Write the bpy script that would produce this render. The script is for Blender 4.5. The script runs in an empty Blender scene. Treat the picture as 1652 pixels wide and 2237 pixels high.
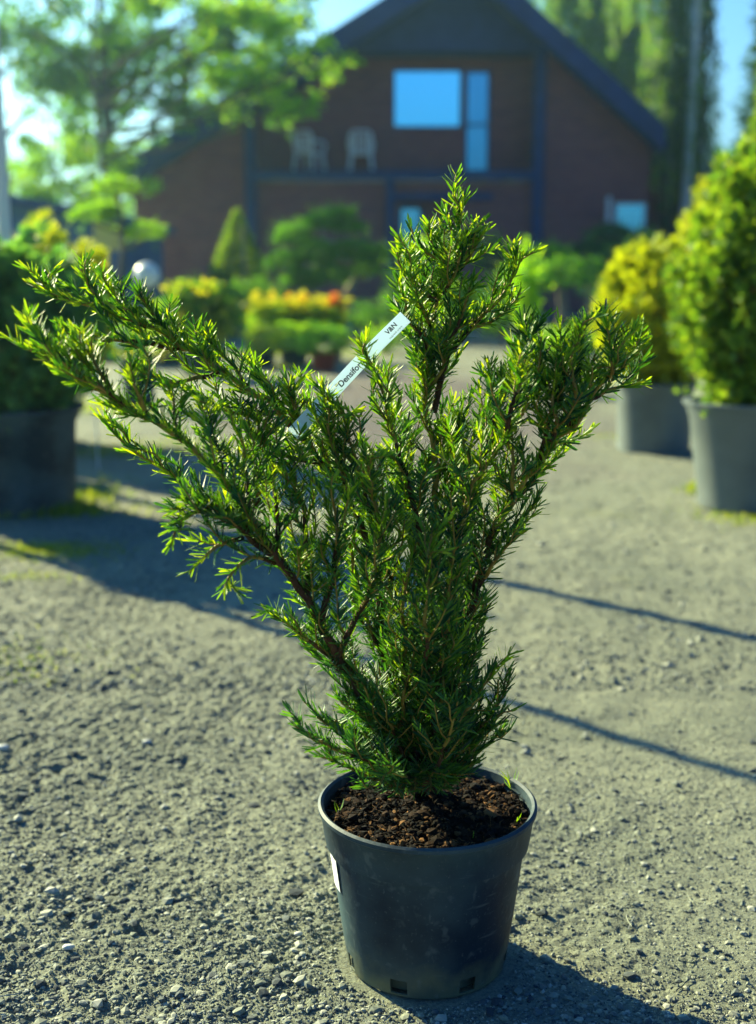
import bpy, math, random
import numpy as np
from mathutils import Vector, Matrix

# ------------------------------------------------------------------ camera, sky, sun, exposure
scene = bpy.context.scene
COL = scene.collection
CAM_H, PITCH, FPX = 0.824, 0.1885, 2710.0
cam_data = bpy.data.cameras.new('camera')
cam = bpy.data.objects.new('camera', cam_data); COL.objects.link(cam)
cam.location = (0, 0, CAM_H); cam.rotation_euler = (math.pi / 2 - PITCH, 0, 0)
cam_data.sensor_fit = 'VERTICAL'; cam_data.sensor_height = 24.0
cam_data.lens = 24.0 * FPX / 2236.0
cam_data.clip_start = 0.05; cam_data.clip_end = 900
cam_data.dof.use_dof = True; cam_data.dof.focus_distance = 1.42; cam_data.dof.aperture_fstop = 2.2
scene.camera = cam

SUN_EL, SUN_AZ = math.radians(26), math.radians(-45)      # behind the plants, to the left
world = bpy.data.worlds.new('World'); scene.world = world; world.use_nodes = True
wn = world.node_tree
sky = wn.nodes.new('ShaderNodeTexSky'); sky.sky_type = 'NISHITA'; sky.sun_disc = False
sky.sun_elevation = SUN_EL; sky.sun_rotation = SUN_AZ
sky.air_density = 1.0; sky.dust_density = 5.0; sky.ozone_density = 5.0
bg = wn.nodes['Background']; bg.inputs[1].default_value = 0.052
tint = wn.nodes.new('ShaderNodeMix'); tint.data_type = 'RGBA'; tint.blend_type = 'MULTIPLY'; tint.inputs['Factor'].default_value = 1
# cool cast of the picture, with a pale hazy band all round above the horizon
geo = wn.nodes.new('ShaderNodeTexCoord'); sep = wn.nodes.new('ShaderNodeSeparateXYZ'); band = wn.nodes.new('ShaderNodeMapRange')
band.inputs['From Min'].default_value = .02; band.inputs['From Max'].default_value = .42; band.interpolation_type = 'SMOOTHSTEP'
cast = wn.nodes.new('ShaderNodeMix'); cast.data_type = 'RGBA'
cast.inputs['A'].default_value = (1.05, 1.85, 2.1, 1); cast.inputs['B'].default_value = (.17, .60, 1.18, 1)
wn.links.new(geo.outputs['Generated'], sep.inputs[0]); wn.links.new(sep.outputs['Z'], band.inputs['Value']); wn.links.new(band.outputs[0], cast.inputs['Factor'])
wn.links.new(cast.outputs['Result'], tint.inputs['B'])
wn.links.new(sky.outputs[0], tint.inputs['A']); wn.links.new(tint.outputs['Result'], bg.inputs[0])
sun_data = bpy.data.lights.new('sun', 'SUN'); sun_data.energy = 5.0; sun_data.angle = math.radians(0.5)
sun_data.color = (1.0, 0.92, 0.50)
sun = bpy.data.objects.new('sun', sun_data); COL.objects.link(sun)
SD = Vector((math.sin(SUN_AZ) * math.cos(SUN_EL), math.cos(SUN_AZ) * math.cos(SUN_EL), math.sin(SUN_EL)))
sun.rotation_euler = SD.to_track_quat('Z', 'Y').to_euler(); sun.location = SD * 50
scene.view_settings.view_transform = 'Standard'; scene.view_settings.look = 'None'
scene.view_settings.exposure = 1.82; scene.view_settings.gamma = 1.0
scene.view_settings.use_curve_mapping = False
scene.render.engine = 'CYCLES'
scene.cycles.max_bounces = 6; scene.cycles.transparent_max_bounces = 6
scene.cycles.use_denoising = True

rng = np.random.default_rng(11)
random.seed(5)

def at(x, y, Y):
    """the point at distance Y that the view ray through (x, y) meets"""
    dx, dy = (x - 826.0) / FPX, (1118.0 - y) / FPX
    v = np.array([dx, math.cos(PITCH) + dy * math.sin(PITCH), -math.sin(PITCH) + dy * math.cos(PITCH)])
    return np.array([0, 0, CAM_H]) + v * (Y / v[1])

# ------------------------------------------------------------------ mesh helpers
class MB:
    """collects vertices and faces; build() links them as one mesh object"""
    def __init__(self): self.v = []; self.f = []; self.n = 0
    def add(self, V, F, m=0):
        V = np.asarray(V, dtype=np.float32).reshape(-1, 3)
        if isinstance(F, np.ndarray):
            self.f.append((F + self.n, m))
        else:
            by = {}
            for f in F: by.setdefault(len(f), []).append(f)
            for k in by: self.f.append((np.array(by[k]) + self.n, m))
        self.v.append(V); self.n += len(V)
    def box(self, lo, hi, m=0, rz=0.0, c=(0, 0, 0)):
        x0, y0, z0 = lo; x1, y1, z1 = hi
        V = np.array([[x0,y0,z0],[x1,y0,z0],[x1,y1,z0],[x0,y1,z0],[x0,y0,z1],[x1,y0,z1],[x1,y1,z1],[x0,y1,z1]], float)
        if rz:
            c_, s_ = math.cos(rz), math.sin(rz); V = V @ np.array([[c_, s_, 0], [-s_, c_, 0], [0, 0, 1]])
        self.add(V + np.array(c), [(0,3,2,1),(4,5,6,7),(0,1,5,4),(1,2,6,5),(2,3,7,6),(3,0,4,7)], m)
    def prism(self, pts, y0, y1, m=0):
        """polygon in x,z pushed from y0 to y1"""
        n = len(pts)
        V = [(x, y0, z) for x, z in pts] + [(x, y1, z) for x, z in pts]
        F = [tuple(range(n)), tuple(range(2 * n - 1, n - 1, -1))] + [(i, i + n, (i + 1) % n + n, (i + 1) % n) for i in range(n)]
        self.add(V, F, m)
    def tube(self, P, R, k=6, m=0, cap=True):
        P = np.asarray(P, float); R = np.asarray(R, float) * np.ones(len(P)); n = len(P)
        T = np.gradient(P, axis=0); T /= np.linalg.norm(T, axis=1)[:, None] + 1e-12
        ref = np.array([0.31, 0.87, 0.38]) if abs(T[0] @ np.array([0.31, .87, .38])) < .9 else np.array([1., 0, 0])
        A = np.cross(T, ref); A /= np.linalg.norm(A, axis=1)[:, None] + 1e-12
        B = np.cross(T, A)
        th = np.linspace(0, 2 * np.pi, k, endpoint=False)
        V = (P[:, None, :] + R[:, None, None] * (A[:, None, :] * np.cos(th)[None, :, None] + B[:, None, :] * np.sin(th)[None, :, None])).reshape(-1, 3)
        i = np.arange(n - 1)[:, None] * k; j = np.arange(k)[None, :]; j2 = (j + 1) % k
        F = np.stack([i + j, i + j2, i + k + j2, i + k + j], -1).reshape(-1, 4)
        self.add(V, F, m)
        if cap: self.add(V[-k:], [tuple(range(k))], m)
    def lathe(self, prof, k=64, m=0, c=(0, 0, 0), skip=None):
        th = np.linspace(0, 2 * np.pi, k, endpoint=False); n = len(prof)
        V = np.array([[r * math.cos(t) + c[0], r * math.sin(t) + c[1], z + c[2]] for r, z in prof for t in th])
        F = [(a * k + b, a * k + (b + 1) % k, (a + 1) * k + (b + 1) % k, (a + 1) * k + b)
             for a in range(n - 1) for b in range(k) if not (skip and skip(a, b))]
        self.add(V, F, m)
    def ellipsoid(self, c, r, k=14, m=0, wob=0.0):
        n = k // 2
        V = []; F = []
        for i in range(n + 1):
            ph = math.pi * i / n - math.pi / 2
            for j in range(k):
                t = 2 * math.pi * j / k; w = 1 + wob * random.uniform(-1, 1)
                V.append((c[0] + r[0] * w * math.cos(ph) * math.cos(t), c[1] + r[1] * w * math.cos(ph) * math.sin(t), c[2] + r[2] * w * math.sin(ph)))
        for i in range(n):
            for j in range(k): F.append((i * k + j, i * k + (j + 1) % k, (i + 1) * k + (j + 1) % k, (i + 1) * k + j))
        self.add(V, F, m)
    def build(self, name, mats, parent=None, smooth=False, link=True):
        me = bpy.data.meshes.new(name)
        V = np.concatenate(self.v) if self.v else np.zeros((0, 3), np.float32)
        loops = np.concatenate([f.reshape(-1) for f, _ in self.f]); tot = np.concatenate([np.full(len(f), f.shape[1]) for f, _ in self.f])
        mi = np.concatenate([np.full(len(f), m) for f, m in self.f])
        me.vertices.add(len(V)); me.vertices.foreach_set('co', V.astype(np.float32).reshape(-1))
        me.loops.add(len(loops)); me.loops.foreach_set('vertex_index', loops.astype(np.int32))
        me.polygons.add(len(tot)); st = np.concatenate([[0], np.cumsum(tot)[:-1]])
        me.polygons.foreach_set('loop_start', st.astype(np.int32)); me.polygons.foreach_set('loop_total', tot.astype(np.int32))
        me.polygons.foreach_set('material_index', mi.astype(np.int32))
        me.polygons.foreach_set('use_smooth', np.full(len(tot), smooth))
        for m in (mats if isinstance(mats, (list, tuple)) else [mats]): me.materials.append(m)
        me.update(calc_edges=True); me.validate()
        o = bpy.data.objects.new(name, me); COL.objects.link(o)
        if parent is not None: put(o, parent)
        return o

def put(o, parent):
    o.parent = parent; o.matrix_parent_inverse = parent.matrix_basis.inverted()   # meshes are laid out in place
def tag(o, label=None, cat=None, group=None, kind=None):
    if label: o['label'] = label
    if cat: o['category'] = cat
    if group: o['group'] = group
    if kind: o['kind'] = kind
    return o
def thing(name, loc, label, cat, group=None):
    o = bpy.data.objects.new(name, None); COL.objects.link(o); o.location = [float(q) for q in loc]; o.empty_display_size = .1
    return tag(o, label, cat, group)
def ease(o, w, seg=2):
    b = o.modifiers.new('bevel', 'BEVEL'); b.width = w; b.segments = seg; b.limit_method = 'ANGLE'; return o

# ------------------------------------------------------------------ materials
def lk(nt, a, b): nt.links.new(a, b)
def mat(name, col, rough=.6, spec=.5, col2=None, scale=8., bump=0., bscale=60., metal=0., detail=5., coat=0., ramp=(.35, .65)):
    m = bpy.data.materials.new(name); m.use_nodes = True; nt = m.node_tree; p = nt.nodes['Principled BSDF']
    p.inputs['Base Color'].default_value = (*col, 1); p.inputs['Roughness'].default_value = rough
    p.inputs['Specular IOR Level'].default_value = spec; p.inputs['Metallic'].default_value = metal; p.inputs['Coat Weight'].default_value = coat
    tc = nt.nodes.new('ShaderNodeTexCoord')
    if col2:
        n = nt.nodes.new('ShaderNodeTexNoise'); n.inputs['Scale'].default_value = scale; n.inputs['Detail'].default_value = detail
        lk(nt, tc.outputs['Object'], n.inputs['Vector'])
        r = nt.nodes.new('ShaderNodeValToRGB'); r.color_ramp.elements[0].position = ramp[0]; r.color_ramp.elements[1].position = ramp[1]
        r.color_ramp.elements[0].color = (*col, 1); r.color_ramp.elements[1].color = (*col2, 1)
        lk(nt, n.outputs['Fac'], r.inputs['Fac']); lk(nt, r.outputs['Color'], p.inputs['Base Color'])
    if bump:
        n2 = nt.nodes.new('ShaderNodeTexNoise'); n2.inputs['Scale'].default_value = bscale; n2.inputs['Detail'].default_value = 6
        lk(nt, tc.outputs['Object'], n2.inputs['Vector'])
        b = nt.nodes.new('ShaderNodeBump'); b.inputs['Strength'].default_value = 1; b.inputs['Distance'].default_value = bump
        lk(nt, n2.outputs['Fac'], b.inputs['Height']); lk(nt, b.outputs['Normal'], p.inputs['Normal'])
    return m
def leaf_mat(name, cols, rough=.4, spec=.5, trans=.4, tcol=None, hue=.0):
    """cols: a ramp that every leaf picks one colour of; light also comes through the leaf"""
    m = bpy.data.materials.new(name); m.use_nodes = True; nt = m.node_tree; p = nt.nodes['Principled BSDF']
    g = nt.nodes.new('ShaderNodeNewGeometry'); r = nt.nodes.new('ShaderNodeValToRGB')
    el = r.color_ramp.elements
    while len(el) < len(cols): el.new(.5)
    for i, c in enumerate(cols): el[i].position = i / (len(cols) - 1); el[i].color = (*c, 1)
    lk(nt, g.outputs['Random Per Island'], r.inputs['Fac']); lk(nt, r.outputs['Color'], p.inputs['Base Color'])
    p.inputs['Roughness'].default_value = rough; p.inputs['Specular IOR Level'].default_value = spec
    t = nt.nodes.new('ShaderNodeBsdfTranslucent'); mx = nt.nodes.new('ShaderNodeMixShader'); mx.inputs[0].default_value = trans
    mul = nt.nodes.new('ShaderNodeMix'); mul.data_type = 'RGBA'; mul.blend_type = 'MULTIPLY'; mul.inputs['Factor'].default_value = 1
    lk(nt, r.outputs['Color'], mul.inputs['A']); mul.inputs['B'].default_value = (*(tcol or (2.2, 2.0, .6)), 1)
    lk(nt, mul.outputs['Result'], t.inputs['Color'])
    lk(nt, p.outputs[0], mx.inputs[1]); lk(nt, t.outputs[0], mx.inputs[2]); lk(nt, mx.outputs[0], nt.nodes['Material Output'].inputs[0])
    return m

M = {}
M['needle'] = leaf_mat('yew_needle', [(.006, .038, .018), (.016, .080, .026), (.038, .14, .022), (.09, .21, .02)], .52, .35, .32, (2.9, 2.2, .3))
M['needle_new_lit'] = leaf_mat('yew_needle_new_lit', [(.022, .095, .014), (.07, .19, .016), (.15, .28, .018), (.27, .36, .02)], .50, .35, .38, (2.3, 2.0, .3))  # young growth, with the sunlit tone of the upper shoots put into its colour
M['bark'] = mat('yew_bark', (.030, .016, .010), .85, .2, (.10, .045, .022), 60, .0012, 220)
M['twig'] = mat('yew_young_bark', (.20, .12, .022), .6, .3, (.32, .22, .04), 50, .0004, 300)
M['pot_far'] = mat('grey_pot_plastic', (.085, .11, .11), .55, .4, (.14, .17, .16), 5)
M['pot'] = mat('black_pot_plastic', (.004, .015, .030), .6, .25, (.05, .09, .10), 7, .0006, 90, detail=10, ramp=(.40, .74))
def dirty(m):      # dried mud and moss that climbs from the foot of the pot
    nt = m.node_tree; p = nt.nodes['Principled BSDF']; old = p.inputs['Base Color'].links[0].from_socket
    tc = nt.nodes.new('ShaderNodeTexCoord'); sp = nt.nodes.new('ShaderNodeSeparateXYZ'); n = nt.nodes.new('ShaderNodeTexNoise'); n.inputs['Scale'].default_value = 26; n.inputs['Detail'].default_value = 9
    lk(nt, tc.outputs['Object'], sp.inputs[0]); lk(nt, tc.outputs['Object'], n.inputs['Vector'])
    a = nt.nodes.new('ShaderNodeMath'); a.operation = 'MULTIPLY_ADD'; a.inputs[1].default_value = -9.; lk(nt, sp.outputs['Z'], a.inputs[0]); lk(nt, n.outputs['Fac'], a.inputs[2])
    r = nt.nodes.new('ShaderNodeValToRGB'); r.color_ramp.elements[0].position = .10; r.color_ramp.elements[1].position = .50; r.color_ramp.elements[1].color = (.75, .75, .75, 1); lk(nt, a.outputs[0], r.inputs['Fac'])
    x = nt.nodes.new('ShaderNodeMix'); x.data_type = 'RGBA'; lk(nt, r.outputs['Color'], x.inputs['Factor']); lk(nt, old, x.inputs['A']); x.inputs['B'].default_value = (.13, .14, .075, 1)
    lk(nt, x.outputs['Result'], p.inputs['Base Color'])
dirty(M['pot'])
def scuffs(m, amt=.5):
    nt = m.node_tree; p = nt.nodes['Principled BSDF']; old = p.inputs['Base Color'].links[0].from_socket
    tc = nt.nodes.new('ShaderNodeTexCoord'); fac = None
    for sc, rot, lo in (((120, 120, 30), .9, .66), ((14, 14, 120), -.5, .66), ((240, 240, 240), 0, .64), ((45, 45, 45), 0, .60)):
        mp = nt.nodes.new('ShaderNodeMapping'); mp.inputs['Scale'].default_value = sc; mp.inputs['Rotation'].default_value = (rot, rot * .6, 0); lk(nt, tc.outputs['Object'], mp.inputs['Vector'])
        n = nt.nodes.new('ShaderNodeTexNoise'); n.inputs['Scale'].default_value = 1; n.inputs['Detail'].default_value = 3; lk(nt, mp.outputs[0], n.inputs['Vector'])
        r = nt.nodes.new('ShaderNodeMapRange'); r.inputs['From Min'].default_value = lo; r.inputs['From Max'].default_value = lo + .09; lk(nt, n.outputs['Fac'], r.inputs['Value'])
        if fac is None: fac = r.outputs[0]
        else: a = nt.nodes.new('ShaderNodeMath'); a.operation = 'MAXIMUM'; lk(nt, fac, a.inputs[0]); lk(nt, r.outputs[0], a.inputs[1]); fac = a.outputs[0]
    k = nt.nodes.new('ShaderNodeMath'); k.operation = 'MULTIPLY'; k.inputs[1].default_value = amt; lk(nt, fac, k.inputs[0])
    x = nt.nodes.new('ShaderNodeMix'); x.data_type = 'RGBA'; lk(nt, k.outputs[0], x.inputs['Factor']); lk(nt, old, x.inputs['A']); x.inputs['B'].default_value = (.16, .19, .18, 1)
    lk(nt, x.outputs['Result'], p.inputs['Base Color'])
scuffs(M['pot'], .26); scuffs(M['pot_far'], .3)
M['pot_red'] = mat('red_pot_plastic', (.25, .03, .02), .5, .4)
M['soil'] = mat('potting_soil', (.006, .0045, .004), .95, .1, (.020, .012, .008), 90, .003, 240)
M['chip'] = leaf_mat('bark_crumbs', [(.005, .004, .0035), (.007, .005, .004), (.010, .007, .005), (.018, .010, .006), (.04, .020, .009), (.20, .10, .035)], .9, .1, 0)
M['white'] = mat('white_paper', (.78, .80, .82), .45, .4)
M['tag'] = leaf_mat('label_plastic', [(.80, .88, .92), (.80, .88, .92)], .35, .5, .45, (1, 1.05, 1.1))
M['ink'] = mat('print_ink', (.015, .02, .05), .6, .3)
M['white_plastic'] = mat('white_chair_plastic', (.82, .86, .86), .5, .4)
M['globe'] = mat('frosted_globe', (.72, .78, .78), .3, .5)
M['wood'] = mat('pale_stake_wood', (.28, .20, .12), .8, .2, (.38, .28, .18), 20, .001, 80)
M['trunk'] = mat('tree_bark', (.06, .05, .04), .9, .2, (.13, .11, .08), 10, .01, 25)
M['birch'] = mat('birch_bark', (.07, .06, .05), .8, .2, (.74, .73, .66), 5, .006, 30, ramp=(.22, .36))
M['timber'] = mat('dark_stained_timber', (.010, .035, .12), .7, .3, (.02, .05, .16), 4, .002, 30)
M['roof'] = mat('dark_roof', (.012, .04, .13), .75, .25, (.02, .055, .16), 3, .006, 14)
M['leaf_tree'] = leaf_mat('tree_leaves', [(.03, .12, .02), (.08, .22, .025), (.16, .33, .03)], .5, .3, .5, (2.0, 1.9, .4))
M['leaf_bright'] = leaf_mat('sunlit_young_leaves', [(.10, .27, .015), (.20, .40, .015), (.33, .50, .02)], .45, .3, .55, (1.9, 1.8, .4))
M['leaf_birch'] = leaf_mat('birch_leaves', [(.06, .17, .04), (.12, .27, .03), (.26, .38, .03)], .5, .3, .48, (2.0, 1.9, .6))
M['leaf_dark'] = leaf_mat('pine_needles', [(.012, .055, .035), (.022, .085, .040), (.05, .13, .04)], .6, .2, .2)
M['leaf_pine'] = leaf_mat('clipped_pine_needles', [(.035, .14, .03), (.07, .22, .03), (.15, .31, .03)], .6, .2, .45)
M['leaf_clip'] = leaf_mat('clipped_pad_leaves', [(.07, .20, .015), (.13, .29, .015), (.22, .38, .02)], .5, .3, .5)
M['leaf_gold'] = leaf_mat('golden_thuja', [(.10, .17, .012), (.22, .32, .014), (.40, .47, .02), (.52, .54, .03)], .5, .3, .4, (1.9, 1.7, .4))
M['leaf_thuja'] = leaf_mat('green_thuja', [(.05, .14, .025), (.12, .25, .03), (.28, .38, .035)], .5, .3, .38, (2.0, 1.8, .5))
M['leaf_blue'] = leaf_mat('blue_green_thuja', [(.04, .15, .06), (.08, .23, .08), (.15, .31, .08)], .5, .3, .42)
M['leaf_var'] = leaf_mat('variegated_leaves', [(.02, .12, .01), (.05, .22, .015), (.30, .38, .02), (.55, .50, .03)], .3, .5, .4, (1.7, 1.6, .4))
M['grass'] = leaf_mat('grass_blades', [(.06, .14, .01), (.16, .24, .015), (.30, .34, .03)], .5, .3, .45, (1.9, 1.7, .4))
M['petal_y'] = leaf_mat('yellow_petals', [(.75, .66, .01), (.85, .80, .03), (.80, .72, .01)], .5, .3, .4, (1.1, 1.2, .5))
M['petal_o'] = leaf_mat('orange_petals', [(.7, .13, .01), (.75, .25, .02), (.6, .06, .02)], .5, .3, .4, (1.2, 1.0, .5))
M['stone'] = leaf_mat('gravel_stones', [(.035, .045, .05), (.09, .105, .10), (.15, .17, .135), (.20, .215, .16), (.25, .26, .20), (.33, .34, .28)], .85, .25, 0)
M['pebble'] = mat('pale_pebble', (.55, .56, .50), .7, .3, (.42, .42, .38), 60, .001, 200)
M['board'] = mat('pale_yellow_board', (.50, .46, .20), .6, .3)
M['blue_wall'] = mat('blue_painted_boards', (.02, .10, .24), .5, .4, (.025, .12, .27), 4)
M['porch_shade'] = mat('door_shadow', (.01, .012, .02), .3, .5)  # shade inside the doorway, put into a near-black panel colour
M['blind'] = mat('white_blind', (.75, .8, .82), .7, .2)
M['turq'] = mat('turquoise_plastic', (.03, .30, .32), .4, .5)

def glass_mat(name, tint, mix):
    m = bpy.data.materials.new(name); m.use_nodes = True; nt = m.node_tree; p = nt.nodes['Principled BSDF']
    p.inputs['Base Color'].default_value = (*tint, 1); p.inputs['Metallic'].default_value = mix; p.inputs['Roughness'].default_value = .12
    return m
M['pane'] = glass_mat('sky_coated_glass', (.24, .76, 1.0), 1.)
M['pane_dim'] = glass_mat('blue_tinted_glass', (.08, .36, .55), .9)

def brick_mat():
    m = bpy.data.materials.new('red_brick'); m.use_nodes = True; nt = m.node_tree; p = nt.nodes['Principled BSDF']
    tc = nt.nodes.new('ShaderNodeTexCoord'); mp = nt.nodes.new('ShaderNodeMapping'); mp.inputs['Rotation'].default_value = (math.pi / 2, 0, 0)
    b = nt.nodes.new('ShaderNodeTexBrick'); b.inputs['Scale'].default_value = 1.0
    b.inputs['Brick Width'].default_value = .26; b.inputs['Row Height'].default_value = .085; b.inputs['Mortar Size'].default_value = .010
    b.inputs['Color1'].default_value = (.30, .075, .085, 1); b.inputs['Color2'].default_value = (.40, .115, .11, 1); b.inputs['Mortar'].default_value = (.13, .10, .10, 1)
    n = nt.nodes.new('ShaderNodeTexNoise'); n.inputs['Scale'].default_value = 1.6; n.inputs['Detail'].default_value = 6; st = nt.nodes.new('ShaderNodeMapping'); st.inputs['Scale'].default_value = (.35, .35, 2.6)
    mx = nt.nodes.new('ShaderNodeMix'); mx.data_type = 'RGBA'; mx.blend_type = 'MULTIPLY'; mx.inputs['Factor'].default_value = .8
    r = nt.nodes.new('ShaderNodeValToRGB'); r.color_ramp.elements[0].color = (.55, .6, .75, 1); r.color_ramp.elements[1].color = (1.2, 1.0, .95, 1)
    lk(nt, tc.outputs['Object'], mp.inputs['Vector']); lk(nt, mp.outputs[0], b.inputs['Vector']); lk(nt, tc.outputs['Object'], st.inputs['Vector']); lk(nt, st.outputs[0], n.inputs['Vector'])
    lk(nt, n.outputs['Fac'], r.inputs['Fac']); lk(nt, b.outputs['Color'], mx.inputs['A']); lk(nt, r.outputs['Color'], mx.inputs['B'])
    lk(nt, mx.outputs['Result'], p.inputs['Base Color']); p.inputs['Roughness'].default_value = .85
    bp = nt.nodes.new('ShaderNodeBump'); bp.inputs['Distance'].default_value = .008; bp.invert = True
    lk(nt, b.outputs['Fac'], bp.inputs['Height']); lk(nt, bp.outputs[0], p.inputs['Normal'])
    return m
M['brick'] = brick_mat()

def ground_mat():
    m = bpy.data.materials.new('compacted_gravel'); m.use_nodes = True; nt = m.node_tree; p = nt.nodes['Principled BSDF']
    tc = nt.nodes.new('ShaderNodeTexCoord')
    def noise(sc, det=6, rough=.6):
        n = nt.nodes.new('ShaderNodeTexNoise'); n.inputs['Scale'].default_value = sc; n.inputs['Detail'].default_value = det; n.inputs['Roughness'].default_value = rough
        lk(nt, tc.outputs['Object'], n.inputs['Vector']); return n
    def ramp(src, stops):
        r = nt.nodes.new('ShaderNodeValToRGB'); e = r.color_ramp.elements
        while len(e) < len(stops): e.new(.5)
        for i, (q, c) in enumerate(stops): e[i].position = q; e[i].color = (*c, 1)
        lk(nt, src, r.inputs['Fac']); return r
    def mixc(fac, a, b, mode='MIX'):
        x = nt.nodes.new('ShaderNodeMix'); x.data_type = 'RGBA'; x.blend_type = mode
        if isinstance(fac, float): x.inputs['Factor'].default_value = fac
        else: lk(nt, fac, x.inputs['Factor'])
        for s, k in ((a, 'A'), (b, 'B')):
            if isinstance(s, tuple): x.inputs[k].default_value = (*s, 1)
            else: lk(nt, s, x.inputs[k])
        return x.outputs['Result']
    base = ramp(noise(2.2, 5).outputs['Fac'], [(.3, (.14, .158, .118)), (.55, (.195, .210, .152)), (.75, (.245, .258, .18))])
    grit = ramp(noise(190, 4, .7).outputs['Fac'], [(.28, (.45, .45, .5)), (.5, (.95, .95, .95)), (.72, (1.45, 1.42, 1.3))])
    c = mixc(.85, base.outputs['Color'], grit.outputs['Color'], 'MULTIPLY')
    mid = ramp(noise(34, 4, .6).outputs['Fac'], [(.3, (.68, .7, .74)), (.6, (1.05, 1.04, 1.0))])
    c = mixc(.8, c, mid.outputs['Color'], 'MULTIPLY')
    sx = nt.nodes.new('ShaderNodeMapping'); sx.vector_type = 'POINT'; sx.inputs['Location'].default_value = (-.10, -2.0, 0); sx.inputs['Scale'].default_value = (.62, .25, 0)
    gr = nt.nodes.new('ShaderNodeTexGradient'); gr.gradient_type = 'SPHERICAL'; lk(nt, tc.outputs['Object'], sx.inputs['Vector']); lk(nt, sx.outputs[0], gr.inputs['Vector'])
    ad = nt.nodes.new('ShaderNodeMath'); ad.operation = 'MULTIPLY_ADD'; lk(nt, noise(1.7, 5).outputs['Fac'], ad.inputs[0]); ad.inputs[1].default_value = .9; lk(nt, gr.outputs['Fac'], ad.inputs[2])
    tarmac_shade = ramp(ad.outputs[0], [(.55, (0, 0, 0)), (.95, (1, 1, 1))])
    c = mixc(tarmac_shade.outputs['Color'], c, mixc(1., grit.outputs['Color'], (.105, .092, .088), 'MULTIPLY'))      # tarmac-dark strip down the yard, shadow streaks there put into its colour
    moss = ramp(noise(1.3, 6, .7).outputs['Fac'], [(.56, (0, 0, 0)), (.70, (1, 1, 1))])
    mm = nt.nodes.new('ShaderNodeMath'); mm.operation = 'MULTIPLY'; mm.inputs[1].default_value = .35; lk(nt, moss.outputs['Color'], mm.inputs[0])
    c = mixc(mm.outputs[0], c, (.17, .19, .06))
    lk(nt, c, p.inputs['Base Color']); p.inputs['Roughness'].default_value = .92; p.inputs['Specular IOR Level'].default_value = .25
    v = nt.nodes.new('ShaderNodeTexVoronoi'); v.inputs['Scale'].default_value = 130; lk(nt, tc.outputs['Object'], v.inputs['Vector'])
    b1 = nt.nodes.new('ShaderNodeBump'); b1.inputs['Distance'].default_value = .0035; b1.inputs['Strength'].default_value = .35; b1.invert = True; lk(nt, v.outputs['Distance'], b1.inputs['Height'])
    b2 = nt.nodes.new('ShaderNodeBump'); b2.inputs['Distance'].default_value = .004; lk(nt, noise(160, 6, .7).outputs['Fac'], b2.inputs['Height']); lk(nt, b1.outputs[0], b2.inputs['Normal'])
    lk(nt, b2.outputs[0], p.inputs['Normal'])
    return m
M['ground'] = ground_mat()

# ------------------------------------------------------------------ ground
TAB = rng.random((256, 256))
def vnoise(x, y, f, off=0):
    x = x * f + off * 17.3; y = y * f + off * 9.1
    xi = np.floor(x).astype(int); yi = np.floor(y).astype(int); u = x - xi; v = y - yi
    u = u * u * (3 - 2 * u); v = v * v * (3 - 2 * v)
    a = TAB[xi % 256, yi % 256]; b = TAB[(xi + 1) % 256, yi % 256]; c = TAB[xi % 256, (yi + 1) % 256]; d = TAB[(xi + 1) % 256, (yi + 1) % 256]
    return (a * (1 - u) + b * u) * (1 - v) + (c * (1 - u) + d * u) * v - .5
POTC = (.0594, 1.405)
def ground_h(x, y):
    rough = np.clip(vnoise(x, y, 2.3, 5) * 2 + .9, .45, 1.6) * np.clip(1.15 - .9 * (x + .3), .35, 1.6)
    h = .010 * vnoise(x, y, 3.1, 1) + .007 * vnoise(x, y, 17, 2)
    n1 = vnoise(x, y, 55, 3); n2 = vnoise(x, y, 105, 4); n3 = vnoise(x, y, 28, 6)
    n4 = vnoise(x, y, 70, 7)
    h += rough * (.0026 * n3 + .0026 * n1 + .0032 * n2) - rough * .007 * np.clip(n4 - .16, 0, 1) - rough * .006 * np.clip(n2 * n1 * 4 - .25, 0, 1)
    r = np.hypot(x - POTC[0], y - POTC[1]); w = np.clip((r - .105) / .05, 0, 1)
    return (h - .001) * w - .004 * (1 - w)
def axis(fine, a, b, grow, lo, hi):
    mid = list(np.arange(a, b, fine)); s = fine; q = b
    up = []
    while q < hi: up.append(q); s *= grow; q += s
    up.append(hi); s = fine; q = a - fine; dn = []
    while q > lo: dn.append(q); s *= grow; q -= s
    dn.append(lo)
    return np.array(dn[::-1] + mid + up)
gx = axis(.0048, -.62, .72, 1.04, -300, 300); gy = np.concatenate([np.linspace(-60, 1.0, 40), axis(.0045, 1.12, 2.0, 1.012, 1.1, 500)])
GX, GY = np.meshgrid(gx, gy)
GZ = ground_h(GX, GY); fade = np.clip((12 - np.hypot(GX, GY)) / 6, 0, 1); GZ = GZ * fade
nx, ny = len(gx), len(gy)
idx = np.arange(nx * ny).reshape(ny, nx)
Fg = np.stack([idx[:-1, :-1], idx[:-1, 1:], idx[1:, 1:], idx[1:, :-1]], -1).reshape(-1, 4)
g = MB(); g.add(np.stack([GX, GY, GZ], -1).reshape(-1, 3), Fg)
tag(g.build('ground', M['ground'], smooth=False), kind='structure')

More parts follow.
